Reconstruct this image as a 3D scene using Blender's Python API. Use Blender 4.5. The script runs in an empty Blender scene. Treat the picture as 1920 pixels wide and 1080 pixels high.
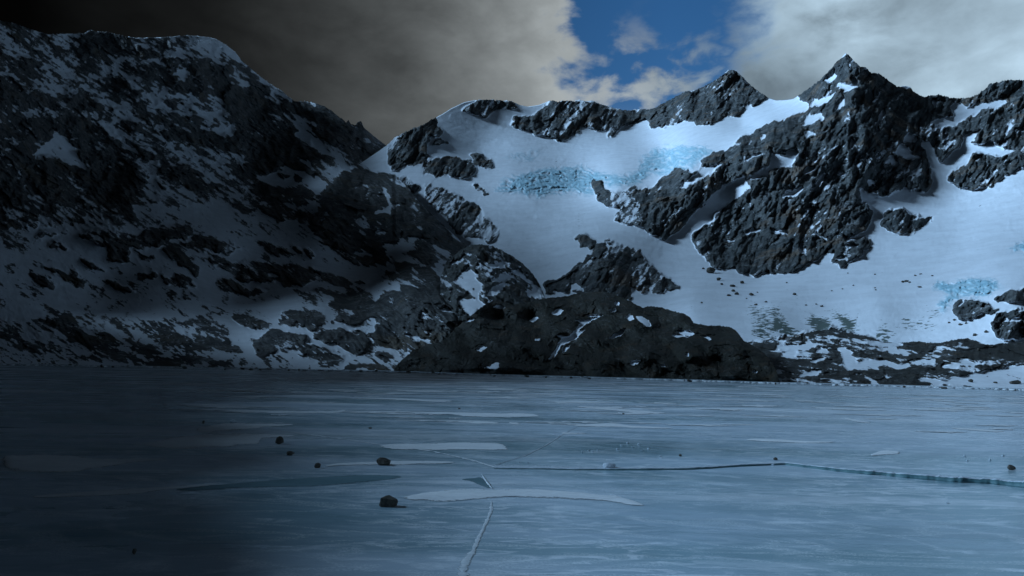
import bpy, bmesh, math, random
import numpy as np
from mathutils import Matrix, Vector

random.seed(7)
SC = bpy.context.scene
COL = SC.collection
R = math.radians

# ---------------------------------------------------------------- camera
F = 1390.0                       # focal length in pixels of the 1920 px frame
PITCH, ROLL, EYE = math.atan(148 / F), R(1.35), 1.6
cam = bpy.data.cameras.new("camera")
camo = bpy.data.objects.new("camera", cam)
COL.objects.link(camo)
cam.sensor_width = 36.0
cam.lens = 36.0 * F / 1920
cam.clip_start, cam.clip_end = 0.05, 40000
RM = Matrix.Rotation(math.pi / 2 + PITCH, 4, 'X') @ Matrix.Rotation(ROLL, 4, 'Z')
camo.matrix_world = Matrix.Translation((0, 0, EYE)) @ RM
SC.camera = camo
RN = np.array(RM.to_3x3())

# ---------------------------------------------------------------- exposure
SC.view_settings.view_transform = 'Standard'
SC.view_settings.look = 'None'
SC.view_settings.exposure = 0.0
SC.view_settings.gamma = 1.0
SC.cycles.max_bounces = 4
SC.cycles.diffuse_bounces = 1
SC.cycles.glossy_bounces = 2
SC.cycles.use_denoising = True

# ---------------------------------------------------------------- sun
SUN_AZ, SUN_EL = -84.0, 27.0     # degrees; azimuth measured from the view axis, + to the right
sun = bpy.data.lights.new("sun", 'SUN')
sun.energy = 5.0
sun.angle = R(20)
sun.color = (0.44, 0.70, 1.0)
suno = bpy.data.objects.new("sun", sun)
COL.objects.link(suno)
sd = Vector((math.sin(R(SUN_AZ)) * math.cos(R(SUN_EL)), math.cos(R(SUN_AZ)) * math.cos(R(SUN_EL)), math.sin(R(SUN_EL))))
suno.rotation_euler = (-sd).to_track_quat('-Z', 'Y').to_euler()
suno.location = sd * 50


# ---------------------------------------------------------------- node helper
class NT:
    def __init__(s, tree):
        s.t = tree
        s.n = tree.nodes
        s.n.clear()

    def new(s, typ, **kw):
        nd = s.n.new(typ)
        ins = kw.pop('ins', {})
        for k, v in kw.items():
            setattr(nd, k, v)
        for k, v in ins.items():
            s.put(nd.inputs[k], v)
        return nd

    def put(s, sock, v):
        if isinstance(v, bpy.types.NodeSocket):
            s.t.links.new(v, sock)
        elif isinstance(v, tuple) and len(v) == 3 and sock.type == 'RGBA':
            sock.default_value = (*v, 1)
        else:
            sock.default_value = v

    def m(s, op, a, b=None, c=None, clamp=False):
        nd = s.n.new('ShaderNodeMath')
        nd.operation = op
        nd.use_clamp = clamp
        for i, v in enumerate((a, b, c)):
            if v is not None:
                s.put(nd.inputs[i], v)
        return nd.outputs[0]

    def ss(s, x, a, b):
        """smoothstep from a to b"""
        nd = s.n.new('ShaderNodeMapRange')
        nd.interpolation_type = 'SMOOTHSTEP'
        s.put(nd.inputs[0], x)
        s.put(nd.inputs[1], a)
        s.put(nd.inputs[2], b)
        return nd.outputs[0]

    def mix(s, f, a, b, blend='MIX'):
        nd = s.n.new('ShaderNodeMix')
        nd.data_type = 'RGBA'
        nd.blend_type = blend
        s.put(nd.inputs[0], f)
        s.put(nd.inputs[6], a)
        s.put(nd.inputs[7], b)
        return nd.outputs[2]

    def noise(s, vec, scale, detail=6, rough=0.55, dist=0.0, ridged=False):
        nd = s.n.new('ShaderNodeTexNoise')
        if ridged:
            nd.noise_type = 'RIDGED_MULTIFRACTAL'
        s.put(nd.inputs['Vector'], vec)
        nd.inputs['Scale'].default_value = scale
        nd.inputs['Detail'].default_value = detail
        nd.inputs['Roughness'].default_value = rough
        nd.inputs['Distortion'].default_value = dist
        return nd.outputs[0]

    def vmap(s, vec, scale=(1, 1, 1), loc=(0, 0, 0), rot=(0, 0, 0)):
        nd = s.n.new('ShaderNodeMapping')
        s.put(nd.inputs[0], vec)
        nd.inputs['Location'].default_value = loc
        nd.inputs['Rotation'].default_value = rot
        nd.inputs['Scale'].default_value = scale
        return nd.outputs[0]

    def ramp(s, x, stops, interp='EASE'):
        nd = s.n.new('ShaderNodeValToRGB')
        nd.color_ramp.interpolation = interp
        e = nd.color_ramp.elements
        while len(e) < len(stops):
            e.new(0.5)
        for i, (p, c) in enumerate(stops):
            e[i].position = p
            e[i].color = (c, c, c, 1) if not isinstance(c, tuple) else (*c, 1)
        s.put(nd.inputs[0], x)
        return nd.outputs[0]


# ---------------------------------------------------------------- world: Nishita sky behind broken cloud, with darkening added left and overhead
world = bpy.data.worlds.new("World")
SC.world = world
world.use_nodes = True
w = NT(world.node_tree)
tc = w.new('ShaderNodeTexCoord').outputs['Generated']
sep = w.new('ShaderNodeSeparateXYZ', ins={0: tc})
az = w.m('MULTIPLY', w.m('ARCTAN2', sep.outputs[0], sep.outputs[1]), 57.2958)     # degrees, 0 ahead, + right
el = w.m('MULTIPLY', w.m('ARCSINE', sep.outputs[2]), 57.2958)
sky = w.new('ShaderNodeTexSky', sky_type='NISHITA', sun_disc=False, sun_elevation=R(SUN_EL),
            sun_rotation=R(SUN_AZ), altitude=1200, air_density=1.0, dust_density=0.3, ozone_density=4.0)
hs = w.new('ShaderNodeHueSaturation', ins={'Saturation': 1.22, 'Value': 1.15, 'Color': sky.outputs[0]})
blue = w.mix(1.0, hs.outputs[0], (0.085, 0.085, 0.085), 'MULTIPLY')
azel = w.new('ShaderNodeCombineXYZ', ins={0: az, 1: w.m('MULTIPLY', el, 1.25), 2: 0.0}).outputs[0]
n1 = w.noise(w.vmap(azel, (1, 1, 1), (3, 11, 0)), 0.11, 9, 0.56, 0.15)
n2 = w.noise(w.vmap(azel, (0.8, 1.2, 1), (31, 5, 0), (0, 0, -0.5)), 0.26, 7, 0.55, 0.25)
n3 = w.noise(azel, 0.055, 5, 0.5)
n2c = w.m('SUBTRACT', n2, 0.5)
n1c = w.m('ADD', w.m('MULTIPLY', w.m('SUBTRACT', n1, 0.5), 9.0), w.m('MULTIPLY', n2c, 14.0))
# left cloud bank: its right edge leans down to the right
edgeL = w.m('ADD', 4.6, w.m('MULTIPLY', w.m('SUBTRACT', 26.0, el), 0.25))
dL = w.m('SUBTRACT', w.m('ADD', edgeL, n1c), az)
cL = w.ss(dL, -1.3, 2.0)
# right cloud bank
edgeR = w.m('ADD', 18.2, w.m('MULTIPLY', w.m('SUBTRACT', 27.0, el), -0.10))
dR = w.m('SUBTRACT', az, w.m('ADD', edgeR, w.m('MULTIPLY', n1c, 0.8)))
cR = w.ss(dR, -2.5, 2.6)
# thin wisps in the gap
wisp_a = w.m('MULTIPLY', w.ss(w.m('ADD', n2c, w.m('MULTIPLY', w.m('SUBTRACT', n1, 0.5), 0.5)), -0.03, 0.16), w.ss(el, 27.5, 21.5))
wisp_a = w.m('MULTIPLY', wisp_a, w.ss(az, 22.0, 12.0))
wisp = w.m('MAXIMUM', w.m('MULTIPLY', wisp_a, 0.9), w.m('MULTIPLY', w.ss(el, 21.0, 15.0), 0.35))
cover = w.m('MAXIMUM', w.m('MAXIMUM', cL, cR), wisp)
up = w.ss(el, 42.0, 60.0)                       # the cloud is broken overhead
cover = w.m('MULTIPLY', cover, w.m('SUBTRACT', 1.0, w.m('MULTIPLY', up, 0.65)))
# cloud brightness: darkening added far left, grey ahead, bright over the right ridge
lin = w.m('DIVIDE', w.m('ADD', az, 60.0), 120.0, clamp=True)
az_dim = w.ramp(lin, [(0.0, 0.0), (0.21, 0.001), (0.30, 0.012), (0.36, 0.037), (0.42, 0.095), (0.5, 0.24), (0.62, 0.34), (0.75, 0.56), (0.80, 0.58), (0.86, 0.06), (1.0, 0.02)], 'LINEAR')  # also cut past the right edge and behind, to weaken ambient light
n4 = w.noise(w.vmap(azel, (1, 1.3, 1), (17, 2, 0)), 0.085, 9, 0.6, 0.4)
shade = w.m('ADD', 0.92, w.m('ADD', w.m('MULTIPLY', w.m('SUBTRACT', n4, 0.5), 1.25), w.m('ADD', w.m('MULTIPLY', w.m('SUBTRACT', n3, 0.5), 0.9), w.m('MULTIPLY', n2c, 0.85))))
rimR = w.m('MULTIPLY', w.ss(dR, 9.0, 2.5), w.m('MULTIPLY', w.ss(el, 20.0, 25.5), w.ss(az, 15.0, 20.0)))
rimL = w.m('MULTIPLY', w.ss(dL, 5.5, 1.0), w.ss(az, 12.0, 5.0))
shade = w.m('ADD', shade, w.m('ADD', w.m('MULTIPLY', rimR, 0.75), w.m('ADD', w.m('MULTIPLY', rimL, 0.45), w.m('MULTIPLY', w.m('SUBTRACT', 1.0, w.m('MAXIMUM', cL, cR)), 0.35))))
horb = w.m('ADD', 1.0, w.m('MULTIPLY', w.ss(el, 24.0, 17.0), w.m('MULTIPLY', w.ss(az, 22.0, 30.0), 0.42)))
lum = w.m('MULTIPLY', w.m('MULTIPLY', az_dim, shade), horb)
warm = w.mix(w.ss(az, 6.0, 19.0), (0.88, 0.97, 1.0), (0.60, 0.82, 1.0))
cloudc = w.new('ShaderNodeVectorMath', operation='SCALE', ins={0: warm, 'Scale': lum}).outputs[0]
dim = w.ramp(lin, [(0.0, 0.01), (0.2, 0.02), (0.42, 0.5), (0.6, 1.0), (0.82, 1.0), (1.0, 0.15)], 'LINEAR')  # same added left-side darkening for the blue gaps
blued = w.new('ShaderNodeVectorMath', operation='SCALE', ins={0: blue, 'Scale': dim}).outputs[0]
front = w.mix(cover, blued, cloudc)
# unseen sky overhead darkened to weaken the ambient light
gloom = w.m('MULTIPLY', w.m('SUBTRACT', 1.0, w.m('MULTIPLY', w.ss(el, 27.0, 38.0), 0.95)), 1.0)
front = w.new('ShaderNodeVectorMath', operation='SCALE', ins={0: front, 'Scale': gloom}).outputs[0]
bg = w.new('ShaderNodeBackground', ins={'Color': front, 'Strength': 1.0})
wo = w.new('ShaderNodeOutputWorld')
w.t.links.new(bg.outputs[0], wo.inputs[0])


# ---------------------------------------------------------------- projection helpers
def rays(px, py):
    px, py = np.asarray(px, float), np.asarray(py, float)
    c = np.stack([(px - 960) / F, (540 - py) / F, -np.ones_like(px)], -1)
    return c @ RN.T


def on_ice(px, py, z=0.0):
    d = rays(px, py)
    t = (z - EYE) / d[..., 2]
    return np.stack([d[..., 0] * t, d[..., 1] * t, np.full_like(t, z)], -1)


def horizon(x):
    """pixel row of the horizon at pixel column x"""
    return 688 + (np.asarray(x, float) - 960) * math.tan(ROLL)


# ---------------------------------------------------------------- numpy noise
def _h(ix, iy, seed):
    h = (ix.astype(np.int64) * 374761393 + iy.astype(np.int64) * 668265263 + seed * 974711) & 0xffffffff
    h = ((h ^ (h >> 13)) * 1274126177) & 0xffffffff
    h = h ^ (h >> 16)
    return h * (2 * math.pi / 4294967296.0)


def perlin(x, y, seed=0):
    x0, y0 = np.floor(x), np.floor(y)
    fx, fy = x - x0, y - y0
    u, v = fx * fx * fx * (fx * (fx * 6 - 15) + 10), fy * fy * fy * (fy * (fy * 6 - 15) + 10)

    def g(i, j):
        a = _h(x0 + i, y0 + j, seed)
        return np.cos(a) * (fx - i) + np.sin(a) * (fy - j)
    a, b, c, d = g(0, 0), g(1, 0), g(0, 1), g(1, 1)
    return (a + (b - a) * u + ((c + (d - c) * u) - (a + (b - a) * u)) * v) * 1.5


def fbm(x, y, octs=5, gain=0.5, seed=0, ridged=False):
    s = np.zeros_like(x)
    a, n = 1.0, 0.0
    for o in range(octs):
        p = perlin(x, y, seed + o * 17)
        if ridged:
            p = 1 - 2.4 * np.abs(p)
        s += a * p
        n += a
        a *= gain
        x, y = x * 1.93 + 13.7, y * 1.93 - 7.1
    return s / n


def blocks(x, y, seed=0):
    """jointed rock: every cell is a tilted slab with steps at its edges"""
    x0, y0 = np.floor(x), np.floor(y)
    best = np.full(x.shape, 9.0)
    h = np.zeros_like(x)
    for i in (-1, 0, 1):
        for j in (-1, 0, 1):
            cx, cy = x0 + i, y0 + j
            a = _h(cx, cy, seed) / (2 * math.pi)
            b = _h(cx, cy, seed + 7) / (2 * math.pi)
            c = _h(cx, cy, seed + 13)
            dx, dy = x - (cx + .1 + .8 * a), y - (cy + .1 + .8 * b)
            d = np.abs(dx) * .8 + np.abs(dy) * .8 + .3 * np.hypot(dx, dy)
            m = d < best
            best = np.where(m, d, best)
            h = np.where(m, np.cos(c) * dx + np.sin(c) * dy + .35 * (a - .5), h)
    return h


def blur(a, r, it=2):
    for _ in range(it):
        for ax in (0, 1):
            p = np.pad(a, [(r + 1, r) if k == ax else (0, 0) for k in (0, 1)], mode='edge')
            c = np.cumsum(p, ax)
            n = a.shape[ax]
            hi = np.take(c, np.arange(2 * r + 1, 2 * r + 1 + n), ax)
            lo = np.take(c, np.arange(0, n), ax)
            a = (hi - lo) / (2 * r + 1)
    return a


# ---------------------------------------------------------------- survey maps: where bedrock crops out of the snow
PX0, PY0, PS = -200, 0, 2.0
PW, PH = 1160, 390


def raster(a, poly, val):
    P = (np.array(poly, float) - (PX0, PY0)) / PS
    x0, y0 = np.maximum(np.floor(P.min(0)).astype(int), 0)
    x1, y1 = np.minimum(np.ceil(P.max(0)).astype(int) + 1, (PW, PH))
    if x1 <= x0 or y1 <= y0:
        return
    X, Y = np.meshgrid(np.arange(x0, x1) + .5, np.arange(y0, y1) + .5)
    ins = np.zeros(X.shape, bool)
    n = len(P)
    for i in range(n):
        (ax, ay), (bx, by) = P[i], P[(i + 1) % n]
        if ay == by:
            continue
        ins ^= ((ay > Y) != (by > Y)) & (X < (bx - ax) * (Y - ay) / (by - ay) + ax)
    a[y0:y1, x0:x1][ins] = val


def strip(x0, y0, x1, y1, wd):
    """a thin lens-shaped polygon"""
    dx, dy = x1 - x0, y1 - y0
    L = math.hypot(dx, dy)
    wd *= 1.35
    nx, ny = -dy / L * wd / 2, dx / L * wd / 2
    return [(x0, y0), (x0 + dx * .3 + nx, y0 + dy * .3 + ny), (x0 + dx * .7 + nx, y0 + dy * .7 + ny), (x1, y1),
            (x0 + dx * .7 - nx, y0 + dy * .7 - ny), (x0 + dx * .3 - nx, y0 + dy * .3 - ny)]


def paint(base, items, r=1):
    a = np.full((PH, PW), float(base))
    for v, poly in items:
        raster(a, poly, v)
    return blur(a, r, 2)


def samp(a, x, y):
    fx = np.clip((x - PX0) / PS - .5, 0, PW - 1.001)
    fy = np.clip((y - PY0) / PS - .5, 0, PH - 1.001)
    ix, iy = fx.astype(int), fy.astype(int)
    u, v = fx - ix, fy - iy
    return (a[iy, ix] * (1 - u) + a[iy, ix + 1] * u) * (1 - v) + (a[iy + 1, ix] * (1 - u) + a[iy + 1, ix + 1] * u) * v


def tps(ctrl):
    """thin-plate spline through (x, y, distance) giving log distance"""
    C = np.array(ctrl, float)
    X, t = C[:, :2] / 500, np.log(C[:, 2])
    n = len(C)

    def k(r2):
        return np.where(r2 > 0, r2 * np.log(np.maximum(r2, 1e-12)), 0)
    D2 = ((X[:, None] - X[None]) ** 2).sum(-1)
    A = np.zeros((n + 3, n + 3))
    A[:n, :n] = k(D2) + np.eye(n) * 0.004
    A[:n, n] = 1
    A[:n, n + 1:] = X
    A[n, :n] = 1
    A[n + 1:, :n] = X.T
    s = np.linalg.solve(A, np.concatenate([t, np.zeros(3)]))

    def f(x, y):
        x, y = x / 500, y / 500
        o = s[n] + s[n + 1] * x + s[n + 2] * y
        for i in range(n):
            o = o + s[i] * k((x - X[i, 0]) ** 2 + (y - X[i, 1]) ** 2)
        return o
    return f


def grid_mesh(name, P, attrs, mat, kind='structure', label=None):
    nr, nc = P.shape[:2]
    me = bpy.data.meshes.new(name)
    nv, nf = nr * nc, (nr - 1) * (nc - 1)
    me.vertices.add(nv)
    me.vertices.foreach_set('co', P.reshape(-1).astype(np.float32))
    i = np.arange(nr * nc).reshape(nr, nc)
    q = np.stack([i[:-1, :-1], i[1:, :-1], i[1:, 1:], i[:-1, 1:]], -1).reshape(-1)
    me.loops.add(nf * 4)
    me.polygons.add(nf)
    me.loops.foreach_set('vertex_index', q.astype(np.int32))
    me.polygons.foreach_set('loop_start', np.arange(0, nf * 4, 4, dtype=np.int32))
    me.polygons.foreach_set('use_smooth', np.ones(nf, bool))
    me.update()
    for k, v in attrs.items():
        at = me.attributes.new(k, 'FLOAT', 'POINT')
        at.data.foreach_set('value', v.reshape(-1).astype(np.float32))
    me.materials.append(mat)
    o = bpy.data.objects.new(name, me)
    COL.objects.link(o)
    o['kind'] = kind
    if label:
        o['label'] = label
    return o


SURF = {}


def landform(name, x0, x1, dx, top, bot, rows, depth, cover, ice=None, tone=None, mat=None, jag=3.0, rock_amp=1.0,
             shore=False, warp=5.0, dip=0.0, aniso=1.0, spread=.55, ledge=0.9, seed=0, label=None, wl=1.0, knob=0.0, gully=0.0, gdip=1.25,
             fine=1.0, joint=.010):
    xs = np.arange(x0, x1 + dx, dx)
    T = np.array(top, float)
    B = np.array(bot, float)
    ty = np.interp(xs, T[:, 0], T[:, 1])
    by = np.interp(xs, B[:, 0], B[:, 1])
    cov = paint(*cover)
    rk = np.clip(samp(cov, xs, ty + 4) + .5, 0.12, 1)
    ty = ty + jag * rk * (1.2 * fbm(xs / 11, xs * 0, 4, .6, seed + 3) + 1.0 * fbm(xs / 3.1, xs * 0, 2, .6, seed + 4))
    ty = np.minimum(ty, by - 0.6)
    s = np.linspace(0, 1, rows) ** 1.0
    X = np.broadcast_to(xs, (rows, len(xs))).copy()
    Y = ty + (by - ty) * s[:, None]
    f = tps(depth)
    LD = f(X, Y)
    if shore:
        pb = on_ice(xs, by, -0.35)
        lb = np.log(np.hypot(pb[:, 0], pb[:, 1]))
        LD = LD - LD[-1] + lb
    D = np.exp(LD)
    # rotated, stretched coordinates follow the dip of the strata
    ca, sa = math.cos(dip), math.sin(dip)
    U = (X * ca + Y * sa) / aniso
    V = -X * sa + Y * ca
    w1, w2 = fbm(U / 26, V / 26, 4, .55, seed + 20), fbm(U / 26, V / 26, 4, .55, seed + 40)
    C0 = samp(cov, X + warp * 3.2 * w1, Y + warp * 3.2 * w2)
    rough = np.clip(C0 * 1.2 + .75, 0.0, 1)
    rough = rough ** 1.5
    big = fbm(X / (95 * wl), Y / (120 * wl), 3, .5, seed + 60, True)
    mid = fbm(U / (30 * wl) + .3 * w1, V / (30 * wl) + .3 * w2, 5, .56, seed + 80, True)
    fin = fbm(U / 7 + w2, V / 7 + w1, 4, .6, seed + 99)
    wide = samp(blur(cov, 8, 2), X, Y)
    disp = 0.010 * np.clip(wide + .3, 0, 1) + rough * rock_amp * (0.020 * big + 0.0085 * mid + 0.003 * fine * fin) \
        + (0.0048 * fbm(X / 90 + .3 * w1, Y / 40, 5, .55, seed + 120) + 0.0008 * fbm((X + .6 * Y) / 16 + w1, (Y - .5 * X) / 12 + w2, 3, .6, seed + 130)) * (1 - rough)
    b1 = blocks(U / 34 + .35 * w1, V / 22 + .35 * w2, seed + 400)
    b2 = blocks(U / 11 + .3 * w2, V / 8 + .3 * w1, seed + 430)
    disp = disp + rough * joint * (b1 + .42 * b2)
    gl = 0
    if gully:
        cg, sg = math.cos(gdip), math.sin(gdip)
        G1, G2 = X * cg + Y * sg, -X * sg + Y * cg
        gl = fbm(G2 / 30 + .5 * w1, G1 / 120 + .3 * w2, 4, .55, seed + 310, True)
        disp = disp + rough * gully * gl
    if knob:
        kb = fbm(U / 60, V / 44, 2, .4, seed + 150)
        disp = disp + knob * .55 * kb
    ic = None
    if ice is not None:
        ia = paint(-1, ice, 3)
        ic = samp(ia, X + 10 * w1, Y + 8 * w2)
        ser = fbm(X / 16 + w1, Y / 7 + w2, 4, .6, seed + 140, True)
        stp = blocks(X / 30 + .5 * w1, Y / 9 + .6 * w2, seed + 460)
        disp = disp + np.clip(ic + .8, 0, 1) * (0.0075 * ser + 0.006 * stp)
        ic = ic + 0.8 * ser + .12
    # keep the foot and the crest sewn to their base line
    if shore:
        disp = disp * np.clip((1 - s[:, None]) * 9, 0.06, 1)
    D2 = D * (1 - disp)
    d = rays(X, Y)
    dh = np.hypot(d[..., 0], d[..., 1])
    P = d * (D2 / dh)[..., None]
    P[..., 2] += EYE
    # ledges hold snow: upward normal from the displaced surface
    gx = np.gradient(P, axis=1)
    gy = np.gradient(P, axis=0)
    N = np.cross(gx, gy)
    N /= np.maximum(np.linalg.norm(N, axis=-1, keepdims=True), 1e-9)
    N *= np.sign(N[..., 2:3] + 1e-9)
    nz = blur(N[..., 2], 1, 1)
    nzm = blur(nz, 16, 2)
    field = C0 + spread * (1.5 * fbm(U / 75, V / 60, 3, .55, seed + 270) + 2.0 * fbm(U / 24, V / 24, 5, .66, seed + 200) + .95 * fbm(U / 6.5, V / 6.5, 4, .7, seed + 230)) \
        + spread * 1.1 * (fbm(U / 34 + .4 * w2, V / 10 + .5 * w1, 4, .6, seed + 260, True) - .3) + .16 * gl - ledge * (nz - nzm) * 1.8 * np.clip(s[:, None] * rows / 10 - .3, 0, 1)
    # far side of the landform
    step = 0.05
    nb = 14
    back = []
    for k in range(nb, 0, -1):
        q = P[0].copy()
        r = np.hypot(q[:, 0], q[:, 1])
        g = 1 + step * k * (0.6 + 0.05 * k)
        q[:, 0] *= g
        q[:, 1] *= g
        q[:, 2] = np.maximum(q[:, 2] - r * step * k * (0.55 + .05 * fbm(xs / 40, xs * 0 + k, 3, .5, seed)), -6)
        back.append(q)
    P = np.concatenate([np.stack(back), P], 0)

    def ext(a):
        return np.concatenate([np.repeat(a[:1], nb, 0), a], 0)
    at = {'rock': ext(field)}
    if ic is not None:
        at['ice'] = ext(ic)
    if tone is not None:
        at['tone'] = ext(samp(paint(0, tone, 4), X, Y))
    SURF[name] = (P[nb:], X, Y)
    return grid_mesh(name, P, at, mat, label=label)


# ---------------------------------------------------------------- materials
def terrain_mat(name, px, rock_a, rock_b, rock_c, has_ice=False, has_tone=False, snow=(0.80, 0.84, 0.90), bump=1.0):
    """px = size in metres of about one picture pixel on this landform"""
    m = bpy.data.materials.new(name)
    m.use_nodes = True
    n = NT(m.node_tree)
    oc = n.new('ShaderNodeTexCoord').outputs['Object']
    rk = n.new('ShaderNodeAttribute', attribute_name='rock').outputs['Fac']
    f1 = n.noise(oc, 0.35 / px, 4, 0.65)
    f2 = n.noise(oc, 0.06 / px, 6, 0.6)
    f3 = n.noise(n.vmap(oc, (1, 1, 0.35)), 0.16 / px, 6, 0.7, 0.6)
    fld = n.m('ADD', rk, n.m('MULTIPLY', n.m('SUBTRACT', f1, 0.5), 1.1))
    msk = n.ss(fld, -0.05, 0.07)
    rc = n.mix(n.ss(f2, 0.38, 0.62), rock_a, rock_b)
    rc = n.mix(n.ss(n.noise(oc, 0.022 / px, 5, 0.6), 0.52, 0.66), rc, rock_c)
    rc = n.mix(n.m('MULTIPLY', n.ss(f3, 0.40, 0.60), 0.75), rc, n.mix(1.0, rc, (0.42, 0.42, 0.45), 'MULTIPLY'))
    # a dusting of snow caught in the roughness of the rock
    dust = n.m('MULTIPLY', n.ss(n.m('ADD', n.m('MULTIPLY', f1, .6), n.m('MULTIPLY', f2, .4)), 0.53, 0.64), n.ss(rk, 1.3, 0.2))
    rc = n.mix(n.m('MULTIPLY', dust, 0.55), rc, (0.5, 0.55, 0.6))
    sn = n.mix(n.ss(f2, 0.3, 0.7), snow, tuple(c * .88 for c in snow))
    dirt = n.m('MULTIPLY', n.ss(n.noise(n.vmap(oc, (1, 1, 1.6)), 0.11 / px, 5, 0.7), 0.60, 0.74), 0.22)
    sn = n.mix(dirt, sn, (0.22, 0.24, 0.25))
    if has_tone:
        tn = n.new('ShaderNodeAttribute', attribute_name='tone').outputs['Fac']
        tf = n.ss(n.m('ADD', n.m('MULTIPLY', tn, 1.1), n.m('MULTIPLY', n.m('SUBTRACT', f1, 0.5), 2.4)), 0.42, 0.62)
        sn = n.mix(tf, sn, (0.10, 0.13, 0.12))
    if has_ice:
        ia = n.new('ShaderNodeAttribute', attribute_name='ice').outputs['Fac']
        iv = n.m('ADD', ia, n.m('MULTIPLY', n.m('SUBTRACT', f1, 0.5), 0.9))
        icol = n.mix(n.ss(f3, 0.35, 0.6), (0.46, 0.66, 0.74), (0.20, 0.43, 0.53))
        sn = n.mix(n.m('MULTIPLY', n.ss(iv, -0.35, 0.65), 0.88), sn, icol)
    colr = n.mix(msk, sn, rc)
    hgt = n.m('ADD', n.m('MULTIPLY', f3, n.m('ADD', 0.08, msk)), n.m('MULTIPLY', f1, n.m('MULTIPLY', msk, 0.5)))
    bm = n.new('ShaderNodeBump', ins={'Strength': 0.75, 'Distance': 2.2 * px * bump, 'Height': hgt})
    p = n.new('ShaderNodeBsdfPrincipled', ins={'Base Color': colr, 'Roughness': n.m('SUBTRACT', 0.85, n.m('MULTIPLY', msk, 0.12)),
                                                'Normal': bm.outputs[0], 'Specular IOR Level': 0.25})
    o = n.new('ShaderNodeOutputMaterial')
    n.t.links.new(p.outputs[0], o.inputs[0])
    return m


M_far = terrain_mat('far_mountain_surface', 0.9, (0.048, 0.057, 0.060), (0.095, 0.100, 0.098), (0.135, 0.105, 0.080), True, True)
M_left = terrain_mat('left_mountain_surface', 0.5, (0.055, 0.060, 0.062), (0.100, 0.100, 0.095), (0.095, 0.080, 0.060))
M_knoll = terrain_mat('knoll_surface', 0.3, (0.055, 0.060, 0.058), (0.080, 0.084, 0.078), (0.085, 0.070, 0.050))
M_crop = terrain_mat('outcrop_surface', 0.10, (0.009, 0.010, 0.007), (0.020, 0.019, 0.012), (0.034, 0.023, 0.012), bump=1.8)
M_shore = terrain_mat('shore_rock_surface', 0.11, (0.020, 0.022, 0.021), (0.040, 0.040, 0.035), (0.044, 0.036, 0.026))

# ---------------------------------------------------------------- far mountains, glacier and snow slope
sky_line = [(640, 330), (700, 290), (725, 273), (740, 258), (760, 247), (790, 235), (815, 221), (830, 214), (845, 204), (870, 192),
            (895, 187), (930, 187), (960, 190), (975, 197), (990, 200), (1010, 197), (1025, 191), (1032, 188), (1045, 191), (1060, 188),
            (1075, 190), (1090, 187), (1100, 190), (1110, 188), (1125, 195), (1140, 199), (1160, 205), (1175, 207), (1190, 205),
            (1218, 205), (1235, 199), (1250, 190), (1265, 182), (1285, 172), (1305, 168), (1325, 160), (1345, 148), (1358, 138),
            (1367, 130), (1378, 132), (1388, 140), (1398, 150), (1410, 162), (1425, 173), (1440, 183), (1455, 188), (1475, 187),
            (1488, 185), (1500, 177), (1520, 163), (1540, 148), (1555, 132), (1570, 115), (1585, 100), (1590, 101), (1600, 113),
            (1612, 124), (1625, 128), (1633, 136), (1648, 138), (1660, 146), (1672, 155), (1682, 163), (1695, 161), (1707, 163),
            (1713, 171), (1722, 178), (1735, 181), (1760, 177), (1780, 183), (1800, 184), (1820, 183), (1835, 175), (1850, 165),
            (1855, 157), (1870, 155), (1885, 150), (1920, 150), (1960, 142), (2010, 128), (2100, 132)]
far_depth = [(700, 290, 1050), (740, 258, 1100), (870, 192, 1450), (960, 190, 1600), (1100, 188, 1700), (1200, 205, 1750), (1367, 130, 1600),
             (1450, 188, 1350), (1520, 163, 1150), (1588, 100, 1050), (1680, 163, 1080), (1760, 178, 1150), (1880, 150, 1200), (2080, 135, 1100),
             (1050, 260, 1330), (1250, 240, 1350), (900, 280, 1150), (780, 310, 950), (960, 325, 950), (1100, 330, 980), (1250, 300, 1050), (1390, 235, 1150),
             (1000, 370, 800), (850, 370, 800), (1000, 450, 620), (1040, 520, 480), (950, 520, 500), (1130, 480, 500), (1250, 540, 440),
             (1150, 400, 690), (1160, 355, 760), (1250, 440, 620), (1290, 320, 760), (1390, 265, 860), (1350, 360, 740),
             (1330, 480, 560), (1430, 512, 500), (1550, 480, 530), (1500, 350, 700), (1450, 240, 900), (1600, 400, 640), (1620, 250, 820),
             (1740, 360, 760), (1750, 250, 950), (1800, 350, 780), (1900, 310, 800), (1850, 240, 950), (2050, 300, 760),
             (1650, 480, 520), (1800, 450, 560), (1950, 450, 520), (1300, 580, 340), (1450, 580, 345), (1650, 580, 335), (1800, 570, 330),
             (1900, 560, 310), (2050, 560, 305), (1100, 640, 310), (1450, 650, 285), (1700, 655, 285), (1950, 640, 280), (1100, 710, 280), (1500, 710, 262), (1900, 710, 255), (800, 700, 330), (850, 550, 520)]
fr = 0.55
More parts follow.
